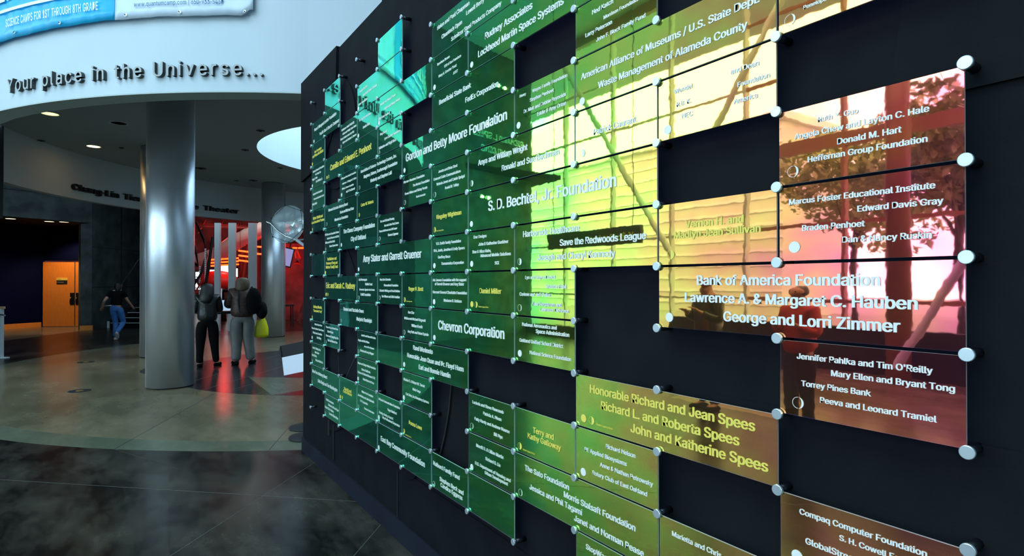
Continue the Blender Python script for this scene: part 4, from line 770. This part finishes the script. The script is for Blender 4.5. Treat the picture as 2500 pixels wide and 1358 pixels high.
tubes((4.55, 25.9, 1.49), (5.15, 25.5, 1.44), 2, .30, 'two glowing red tubes between the wide fin and rear column'); tubes((5.9, 24.9, 1.42), (7.2, 24.2, 1.42), 1, .3, 'single glowing red tube just below the round lens')
b = MB(); P = [(2.9, 30.6, .95), (3.5, 30.3, 1.15), (4.0, 30.0, 1.5), (4.43, 29.67, 1.9), (4.91, 29.34, 2.15), (5.55, 28.9, 2.5), (6.6, 28.2, 2.75)]
b.tube([(x, y, z+Z0) for x, y, z in P], .36, 20); du = b.build('duct', 'duct'); tag(du, 'fat silver duct sloping up to the right in the red hall', 'duct')
for x, y, z in P[1:-1]: MB().ball((x, y, z+Z0), (.39, .10, .39), 16, 8).build('duct_band', 'duct', du)
tk = thing('red_tank', 'bulging red tank exhibit above the head of the dark haired woman', 'exhibit', (3.35, 26.9, 0))
MB().ball((0, 0, 1.65), (.80, .5, .46), 28, 14).build('shell', 'redpaint', tk); MB().lathe((0, 0, .0), [(.35, 0), (.30, .5), (.22, 1.25)], 20).build('pedestal', 'darkmetal', tk); MB().lathe((0, 0, 0), [(.55, 1.20), (.65, 1.30), (.6, 1.38)], 28).build('rim', 'darkmetal', tk)
random.seed(3)
slats = thing('slatted_partition', 'tall brown red boards standing behind the wide grey fin', 'partition', (4.7, 28.2, 0))
for i in range(12): MB().box(i*.42-.3, i*.42-.3+random.choice([.2, .26, .3]), -.1-(.25*i), 0-(.25*i), 0, random.choice([3.1, 3.25, 3.0])).build('board', 'brownred', slats)
for i, (a, b_, r, l) in enumerate((((4.2, 27.6, 0), (4.65, 27.7, 3.3), .09, 'leaning brown strut between middle and wide fins'), ((6.0, 24.3, 0), (7.0, 24.4, 2.9), .10, 'leaning red strut right of rear column'), ((2.2, 22.3, .0), (2.6, 22.2, 3.2), .05, 'thin dark strut at the left edge of the red hall'))):
    tag(MB().tube([a, b_], r, 10).build('leaning_strut', ['brownred', 'redwall', 'darkmetal'][i]), l, 'strut')
sc_ = thing('curved_ladder', 'dark curved metal frame with perforated straps right of the near column', 'frame', (2.0, 23.4, 0))
MB().tube([(.2, 0, 3.8), (.45, .1, 3.2), (.55, .1, 2.6), (.35, 0, 1.9), (0, 0, 1.3)], .045, 8).build('rail', 'darkmetal', sc_); MB().tube([(-.2, .3, 3.7), (.2, .3, 2.9), (.3, .3, 2.2), (-.4, .3, 3.0)], .05, 8).build('rail', 'darkmetal', sc_)
MB().tube([(.0, -.05, .9), (.4, 0, 1.7), (.62, .05, 2.5)], .03, 8).build('rail', 'redpaint', sc_)
for x, z0, z1 in ((.10, .5, 1.9), (.32, .9, 2.3), (.5, 1.4, 2.9)):
    b = MB()
    for k in range(int((z1-z0)/.07)): b.box(x-.028, x+.028, -.01, .01, z0+k*.07, z0+k*.07+.05)
    b.build('perforated_strap', 'fin', sc_)
for k in range(9): MB().box(-.6, .3, .2, .5, .6+k*.2, .63+k*.2).build('rung', 'darkmetal', sc_)
b = MB()
tr = thing('roof_truss', 'dark red lit roof truss and pipes at top of the exhibit hall', 'truss', (3.5, 30, 4.2))
for k in range(5): MB().tube([(-1.5, k*.9, .1*k), (6, k*.9-1.5, .1*k)], .06, 6).build('chord', 'redwall', tr)
for k in range(9): MB().tube([(-1.4+k*.8, 0, -.3), (-.8+k*.8, 2.8, .6)], .04, 6).build('web', 'redwall', tr)
for i, (x, y, z, w, h) in enumerate(((4.42, 38.1, 1.12, .42, .60), (4.48, 38.1, .30, .34, .52), (5.0, 37.8, .45, .55, .62), (5.55, 37.5, .40, .35, .5), (5.2, 37.7, 1.95, .6, .25), (3.75, 38.5, .3, .3, .4), (3.75, 38.5, -.35, .3, .4))):
    o = MB().box(-w/2, w/2, 0, .05, 0, h).build('window_%d' % (i+1), 'winlit'); o.location = (x, y, z+Z0-.1); o['kind'] = 'structure'
    MB().box(-w/2-.05, w/2+.05, .02, .09, -.05, h+.05).build('window_frame', 'blackcloth', o)
tv = thing('wall_screen', 'tilted screen with violet picture between rear column and black wall', 'screen', (4.80, 20.94, .9+Z0)); tv.rotation_euler = (0, RD(12), RD(-20))
MB().box(-.17, .17, 0, .06, -.38, .30).build('casing', 'matblack', tv); MB().box(-.14, .14, -.004, 0, -.34, .26).build('display', 'screen', tv); MB().tube([(0, .05, .2), (0, .05, 1.7)], .02, 6).build('bracket', 'darkmetal', tv)
sl = thing('stool', 'low dark stool at the foot of the red wall, right of the rear column', 'stool', (5.28, 23.06, 0))
MB().box(-.2, .2, -.2, .2, .70, .76).build('seat', 'matblack', sl)
for sx_ in (-.17, .17):
    for sy_ in (-.17, .17): MB().tube([(sx_, sy_, 0), (sx_*.9, sy_*.9, .70)], .02, 6).build('leg', 'matblack', sl)
struct('wall_exhibit', MB().obox((5.2, 26.4), (8.5, 24.2), .2, 0, 3.3), 'redwall')
fg = MB(); fg.tube([(0, 0, 0), (.03, 0, .25), (-.04, 0, .5), (.02, 0, .75)], .16, 10, taper=.03); o = fg.build('red_glow_figure', 'redpaint'); o.location = (6.0, 24.5, .72+Z0); tag(o, 'bright red flame shaped sculpture hanging right of the screen', 'sculpture')
# reading desk in front of the two women
dk = thing('reading_desk', 'dark exhibit desk with a white sheet between the two standing women', 'desk', (1.72, 13.15, 0))
MB().bbox(-.45, .35, -.22, .22, .98, 1.04).build('desk_top', 'darkmetal', dk)
for x in (-.38, .28):
    for y in (-.16, .16): MB().tube([(x, y, 0), (x, y, .98)], .018, 8).build('leg', 'darkmetal', dk)
b = MB(); b.add([(-.16, -.20, 1.045), (.14, -.20, 1.045), (.16, .10, 1.25), (-.14, .10, 1.25), (-.16, -.20, 1.049), (.14, -.20, 1.049), (.16, .10, 1.254), (-.14, .10, 1.254)], [(0, 3, 2, 1), (4, 5, 6, 7), (0, 1, 5, 4), (1, 2, 6, 5), (2, 3, 7, 6), (3, 0, 4, 7)]); b.build('sheet', 'paper', dk)
MB().tube([(-.02, .1, 1.04), (.0, .1, 1.5)], .012, 6).build('microphone_stem', 'fin', dk)
# ------------------------------------------------------------------ lens on its arm
ln = thing('magnifying_lens', 'round clear lens in a wire hexagon on a curved metal arm', 'lens', (1.80, 7.85, 0))
n = Vector((-.72, -.64, .14)).normalized(); e1 = n.cross(Vector((0, 0, 1))).normalized(); e2 = e1.cross(n)*-1; e2 = n.cross(e1)*-1
if e2.z < 0: e2 = -e2
Lc = Vector((0, 0, .76+Z0)); LR = .252; b = MB(); V = []; seg = 40
for j, (rr, th) in enumerate(((0.001, .055), (.35, .05), (.65, .036), (.88, .018), (1, .003))):
    for k in range(seg):
        for s_ in (1,): V.append(Lc+(e1*cos(2*pi*k/seg)+e2*sin(2*pi*k/seg))*LR*rr+n*th)
F = [(j*seg+k, j*seg+(k+1) % seg, (j+1)*seg+(k+1) % seg, (j+1)*seg+k) for j in range(4) for k in range(seg)]; b.add(V, F, 0, True)
V2 = [Vector(v)-n*2*((Vector(v)-Lc).dot(n)) for v in V]; b.add(V2, [f[::-1] for f in F], 0, True); b.build('glass', 'lens', ln)
ring = [Lc+(e1*cos(2*pi*k/40)+e2*sin(2*pi*k/40))*LR for k in range(41)]; MB().tube(ring, .0028, 6).build('rim', 'chrome', ln)
hx = [Lc+(e1*cos(RD(60*k+18))+e2*sin(RD(60*k+18)))*(LR+.004)+n*.022 for k in range(7)]
for k in range(6): MB().tube([hx[k], hx[k+1]], .0026, 6).build('wire', 'stem', ln)
for k in range(6): MB().ball(hx[k], .010, 8, 6).build('clip', 'darkmetal', ln)
o0 = Vector((1.80, 7.85, 0)); ar = [Vector((1.57, 8.00, .79+Z0)), Vector((1.61, 7.95, .765+Z0)), Vector((1.68, 7.87, .665+Z0)), Vector((1.76, 7.80, .595+Z0)), Vector((1.86, 7.75, .555+Z0)), Vector((1.90, 7.73, .545+Z0))]
MB().tube([p-o0 for p in ar], .012, 8).build('fork', 'chrome', ln)
MB().tube([Vector((1.88, 7.74, .55+Z0))-o0, Vector((2.0, 7.68, .45+Z0))-o0, Vector((2.25, 7.60, .2+Z0))-o0], .020, 8).build('arm', 'white', ln)
MB().tube([Vector((1.90, 7.73, .545+Z0))-o0, Vector((2.05, 7.80, .57+Z0))-o0, Vector((2.1, 7.85, .64+Z0))-o0], .010, 8).build('fork', 'chrome', ln)
MB().tube([Vector((2.25, 7.60, .2+Z0))-o0, Vector((2.25, 7.60, 0))-o0], .025, 10).build('post', 'darkmetal', ln); MB().lathe(Vector((2.25, 7.60, 0))-o0, [(.25, 0), (.25, .02), (.03, .05)], 24).build('foot', 'darkmetal', ln)
# ------------------------------------------------------------------ sign board with paper, on two stanchions
def stanchion(x, y, top, lab):
    t = thing('stanchion', lab, 'stanchion', (x, y, 0), group='black stanchions behind the wall end')
    MB().lathe((0, 0, 0), [(.172, 0), (.175, .012), (.165, .026), (.06, .045), (.028, .06)], 36).build('foot', 'matblack', t); MB().lathe((0, 0, 0), [(.021, .05), (.021, top-.02), (.03, top-.02), (.03, top)], 16).build('post', 'matblack', t); return t
stanchion(1.60, 6.16, .98, 'black stanchion with round foot, nearer one at the wall end'); stanchion(1.70, 6.58, .98, 'black stanchion with round foot, farther one at the wall end')
sg = thing('sign_board', 'black tilted board with a white paper sheet beside the wall end', 'sign', (1.62, 6.40, .80))
P = [(-.20, .15, .138), (.10, -.06, .215), (.10, -.06, -.08), (-.165, .13, -.17)]; b = MB(); b.add([Vector(p) for p in P]+[Vector(p)+Vector((.02, .03, 0)) for p in P], [(0, 3, 2, 1), (4, 5, 6, 7), (0, 1, 5, 4), (1, 2, 6, 5), (2, 3, 7, 6), (3, 0, 4, 7)]); b.build('board', 'matblack', sg)
P = [(-.20, .14, .138), (-.215, .15, .06), (-.19, .13, .02), (-.18, .13, .03)]; b = MB(); b.add([Vector(p) for p in P]+[Vector(p)+Vector((.02, .03, 0)) for p in P], [(0, 3, 2, 1), (4, 5, 6, 7), (0, 1, 5, 4), (1, 2, 6, 5), (2, 3, 7, 6), (3, 0, 4, 7)]); b.build('cloth_flap', 'matblack', sg)
P = [(-.185, .12, .015), (.09, -.075, .085), (.09, -.075, -.115), (-.165, .11, -.18)]; b = MB(); b.add([Vector(p) for p in P]+[Vector(p)+Vector((.003, .004, 0)) for p in P], [(0, 3, 2, 1), (4, 5, 6, 7), (0, 1, 5, 4), (1, 2, 6, 5), (2, 3, 7, 6), (3, 0, 4, 7)]); b.build('paper', 'paper', sg)
# ------------------------------------------------------------------ white gate at the left edge
gt = thing('barrier_gate', 'white framed barrier gate with wooden top rail at the left edge', 'barrier', (-2.12, 16.3, 0)); gt.rotation_euler = (0, 0, RD(-35))
MB().box(-.9, .04, -.03, .03, 1.06, 1.11).build('top_rail', 'woodlt', gt)
for x in (-.05, -.16, -.75): MB().box(x, x+.06, -.03, .03, .02, 1.06).build('post', 'white', gt)
for z in (.05, .80, .98): MB().box(-.9, .0, -.02, .02, z, z+.04).build('crossbar', 'white', gt)
MB().box(-.65, -.20, -.008, .008, .10, .78).build('infill_panel', 'white', gt); MB().box(-.12, .12, -.12, .05, 0, .02).build('foot_plate', 'white', gt); MB().tube([(-.5, -.06, .92), (-.1, -.08, .92), (.08, -.10, .94), (.16, -.12, .925)], .02, 8).build('latch_handle', 'chrome', gt)
# ------------------------------------------------------------------ floor outlets
for x, y, l in ((-.52, 10.73, 'nearer round brass centred floor outlet left of the big column'), (-.60, 14.5, 'farther round brass centred floor outlet near the left')):
    t = thing('floor_outlet', l, 'floor outlet', (x, y, .0012), group='brass centred floor outlets')
    MB().lathe((0, 0, 0), [(.15, 0), (.148, .004), (.11, .005), (.0005, .005)], 28).build('plate', 'matblack', t); MB().lathe((0, 0, 0), [(.05, .005), (.045, .009), (.0005, .009)], 18).build('cap', 'brass', t)
# ------------------------------------------------------------------ people
def place(key, loc, rz, sc, lab, mj, mt, mh, ms, sole):
    F_ = PEOPLE[key]; t = thing('person', lab, 'person', loc, rz); t.scale = (sc, sc, sc)
    def part(name, src, m):
        me = BAKED[(key, src)].copy(); me.materials.clear(); me.materials.append(M[m]); o = bpy.data.objects.new(name, me); COL.objects.link(o); o.parent = t
        for p in me.polygons: p.use_smooth = True
        return o
    part('body', 'body', 'skin'); part('jacket' if key != 'c' else 'shirt', 'jacket', mj); part('trousers', 'trousers', mt); part('hair', 'hair', mh)
    for n in 'lr':
        b_, fd = F_['J']['leg'+n]; c = b_[2]+fd*.055; b = MB(); b.ball((0, 0, 0), (.052, .135, .050), 14, 8); b.v = [(x, y, max(z, -.034)) for x, y, z in b.v]
        o = b.build('shoe', ms, t); o.location = (c.x, c.y, max(c.z-.05, .034)); o.rotation_euler = (RD(-50) if fd.z < -.3 else 0, 0, atan2(fd.y, fd.x)-pi/2)
    for s in (-1, 1):
        c = F_['hc']+F_['hd']*.082+F_['sd']*s*.032+Vector((0, 0, .01)); MB().ball(c, .009, 8, 6).build('eye', 'eye', t)
    return t
pa = place('a', (1.36, 12.38, 0), RD(-6), .965, 'woman with long dark hair in dark leather jacket and black trousers', 'leather', 'blackcloth', 'hairdark', 'blackcloth', 0)
pb = place('b', (1.97, 12.32, 0), RD(-8), 1.035, 'woman with blond hair in brown jacket and grey flared trousers', 'brownjkt', 'greytrs', 'hairblond', 'blackcloth', 0)
pc = place('c', (-.13, 19.5, 0), RD(-8), .97, 'person in black shirt and blue jeans walking towards the stairs', 'blackcloth', 'jeans', 'hairdark', 'shoewht', 0)
pd = place('d', (-3.4, 4.6, 0), RD(-75), 1.02, 'person in dark coat near the windows, seen mirrored in amber panels', 'leather', 'blackcloth', 'hairdark', 'blackcloth', 0)
pe = place('d', (-3.2, 3.3, 0), RD(-80), .96, 'person in red jacket near the windows, seen mirrored in orange panels', 'redcloth', 'blackcloth', 'hairdark', 'blackcloth', 0)
# shoulder bag and yellow carrier of the blond woman
bg_ = thing('backpack', 'black backpack on the right shoulder of the blond woman', 'bag', (1.97, 12.32, 0), RD(-8)); bg_.scale = (1.035,)*3
b = MB(); b.ball((.19, -.235, 1.22), (.135, .10, .25), 22, 14, wob=.07); b.build('sack', 'blackcloth', bg_); b = MB(); b.ball((.33, -.16, 1.04), (.10, .13, .17), 18, 10, wob=.08); b.build('pouch', 'blackcloth', bg_)
MB().tube([(.13, -.17, 1.43), (.16, -.06, 1.475), (.16, .06, 1.44), (.17, .14, 1.30), (.18, .12, 1.12)], .02, 8).build('strap', 'blackcloth', bg_); MB().tube([(-.07, -.18, 1.43), (-.08, -.20, 1.20), (-.05, -.19, 1.0)], .014, 6).build('strap', 'matblack', bg_)
yb = thing('carrier_bag', 'yellow plastic carrier bag hanging from the blond woman\'s right hand', 'bag', (1.97, 12.32, 0), RD(-8)); yb.scale = (1.035,)*3
b = MB(); ringz = [(.50, .035, .10), (.505, .06, .125), (.56, .062, .135), (.68, .052, .12), (.80, .035, .085), (.88, .018, .05), (.93, .010, .03)]; V = []
for z, ry, rx in ringz:
    for k in range(24):
        a = 2*pi*k/24; w = 1+.10*sin(4*a+z*9); V.append((.34+rx*w*cos(a), .10+ry*w*sin(a), z))
b.add(V, [(j*24+k, j*24+(k+1) % 24, (j+1)*24+(k+1) % 24, (j+1)*24+k) for j in range(6) for k in range(24)], 0, True); b.add(V[:24], [tuple(range(24))[::-1]]); b.build('bag_body', 'yellow', yb)
for dx in (-.02, .02): MB().tube([(.34+dx*2, .10, .78), (.34+dx, .10, .86), (.325, .105, .905)], .008, 6).build('handle', 'yellow', yb)
# ------------------------------------------------------------------ window wall on the left, trees outside
fr = MB(); fy0, fy1, fx = -8.8, 15.2, -8.2
fw_o = struct('window_8', MB().box(fx-.06, fx+.06, fy0, fy1, 0, .25).box(fx-.08, fx+.08, fy0, fy1, 8.45, 8.7).box(fx-.06, fx+.06, fy0, 9.2, 4.15, 4.40), 'mullion')
ys = [fy0+i*2.0 for i in range(13)]
for i, y in enumerate(ys): MB().box(fx-.07, fx+.07, y-.03, y+.03, 0, 8.5).build('mullion', 'mullion' if y < 7 else 'truss', fw_o)
for z in (1.25, 2.7, 5.7, 7.05):
    MB().box(fx-.03, fx+.03, fy0, 7.2, z, z+.07).build('transom', 'mullion', fw_o); MB().box(fx-.03, fx+.03, 7.2, fy1, z, z+.05).build('transom', 'truss', fw_o)
for y in ys[:-1]:
    for z0, z1 in ((.25, 1.25), (1.32, 2.7), (2.77, 4.15), (4.4, 5.7), (5.77, 7.05), (7.12, 8.45)):
        MB().add([(fx, y+.05, z0), (fx, y+1.95, z0), (fx, y+1.95, z1), (fx, y+.05, z1)], [(0, 1, 2, 3)]).build('pane', 'glasspane', fw_o)
for y, l in ((4.05, 'rust red round post inside the window wall, seen mirrored in orange panels'),):
    tag(MB().lathe((fx+.7, y, 0), [(.17, 0), (.17, 8.7)], 20).build('window_post', 'mullion'), l, 'column')
for i, (a, b_) in enumerate((((fx+1.2, 12.5, 8.4), (fx+1.2, 8.2, 2.2)), ((fx+1.2, 4.5, 8.5), (fx+1.2, 8.0, 3.4)), ((fx+1.2, 3.9, .3), (fx+1.2, 1.6, 4.6)))):
    tag(MB().tube([a, b_], .065, 12).build('diagonal_brace', 'truss'), ['white diagonal brace by far windows', 'white diagonal brace by middle windows', 'white diagonal brace by near windows'][i]+', seen only mirrored in the panels', 'brace')
vs = thing('hanging_sign', 'dark hanging sign reading Visitor Services, seen mirrored in the lime panels', 'sign', (-4.5, 8.05, 2.45)); 
MB().box(-.03, .03, -1.28, 1.28, -.15, .16).build('board', 'matblack', vs)
b = MB(); me = BAKED[('m', 'Visitor Services')]; k = .22; b.mesh(me, Matrix(((0, 0, 1, .033), (k, 0, 0, -1.15), (0, k, 0, -.07), (0, 0, 0, 1)))); b.build('sign_lettering', 'neon' if False else 'gold', vs)
for y in (-1.1, 1.1): MB().tube([(0, y, .16), (0, y, 6.24)], .008, 5).build('wire', 'darkmetal', vs)
struct('ceiling_added_canopy', MB().box(-12.2, -8.25, -12, 30, 8.72, 8.95), 'white'); struct('trim_3', MB().box(fx-.1, fx+.12, fy0, 9.2, 0, .80).box(fx-.1, fx+.12, 9.2, fy1, 0, .30), 'navy')  # unseen canopy, added so the upper panels mirror a moderate brightness
nb = thing('building', 'pale building with horizontal siding outside, seen only mirrored in the panels', 'building', (-23, 20, -.02)); MB().box(-6, 0, -5, 50, 0, 9.4).build('wall', 'siding', nb); MB().box(-6.3, .3, -5.3, 50.3, 9.4, 9.75).build('roof', 'fin', nb)
for k in range(14): MB().box(0, .06, -5, 50, .5+k*.65, .62+k*.65).build('ledge', 'fin', nb)
struct('ground', MB().box(-60, -8.3, -40, 60, -.35, -.02), 'ground')
def leaf_cloud(cx, cy, cz, r, n, seed):
    rng = random.Random(seed); V = []; F = []; lumps = [(rng.uniform(-.6, .6)*r, rng.uniform(-.6, .6)*r, rng.uniform(-.5, .7)*r, rng.uniform(.35, .6)*r) for _ in range(14)]
    for i in range(n):
        l = lumps[i % 14]; d = Vector((rng.gauss(0, 1), rng.gauss(0, 1), rng.gauss(0, 1))).normalized()*l[3]*rng.uniform(.7, 1.05)
        p = Vector((cx+l[0], cy+l[1], cz+l[2]))+d; u = Vector((rng.gauss(0, 1), rng.gauss(0, 1), rng.gauss(0, 1))).normalized(); w = u.orthogonal().normalized(); s = rng.uniform(.08, .19)
        k = len(V); V += [p-u*s, p+w*s*.5, p+u*s, p-w*s*.5]; F.append((k, k+1, k+2, k+3))
    return MB().add(V, F)
for i, (x, y, h, r, l) in enumerate(((-13, 1.0, 4.6, 2.1, 'leafy tree outside the windows, nearest the photographer'), (-14, 5.2, 4.2, 1.9, 'leafy tree outside the windows, second along'), (-17, -3.5, 5.2, 2.6, 'large leafy tree outside, behind the photographer'), (-17, 9.0, 4.2, 2.2, 'leafy tree outside the windows, in front of the pale building'), (-20, 2.5, 5.2, 2.9, 'large leafy tree farther outside, behind the two nearest trees'), (-25, 8, 6.0, 3.2, 'large leafy tree farthest outside, beside the pale building'), (-23, -3, 6, 3.2, 'large leafy tree far outside, left of the others'))):
    t = thing('tree', l, 'tree', (x, y, -.02)); MB().tube([(0, 0, 0), (.1, .05, h*.5), (0, 0, h)], .16, 10, taper=.07).build('trunk', 'bark', t)
    for k in range(4): MB().tube([(0, 0, h*.55+k*.25), (cos(k*1.7)*r*.6, sin(k*1.7)*r*.6, h+.3*k)], .05, 6, taper=.02).build('branch', 'bark', t)
    o = leaf_cloud(0, 0, h+.4, r, 3000, i).build('foliage', 'leaf', t); o['kind'] = 'stuff'
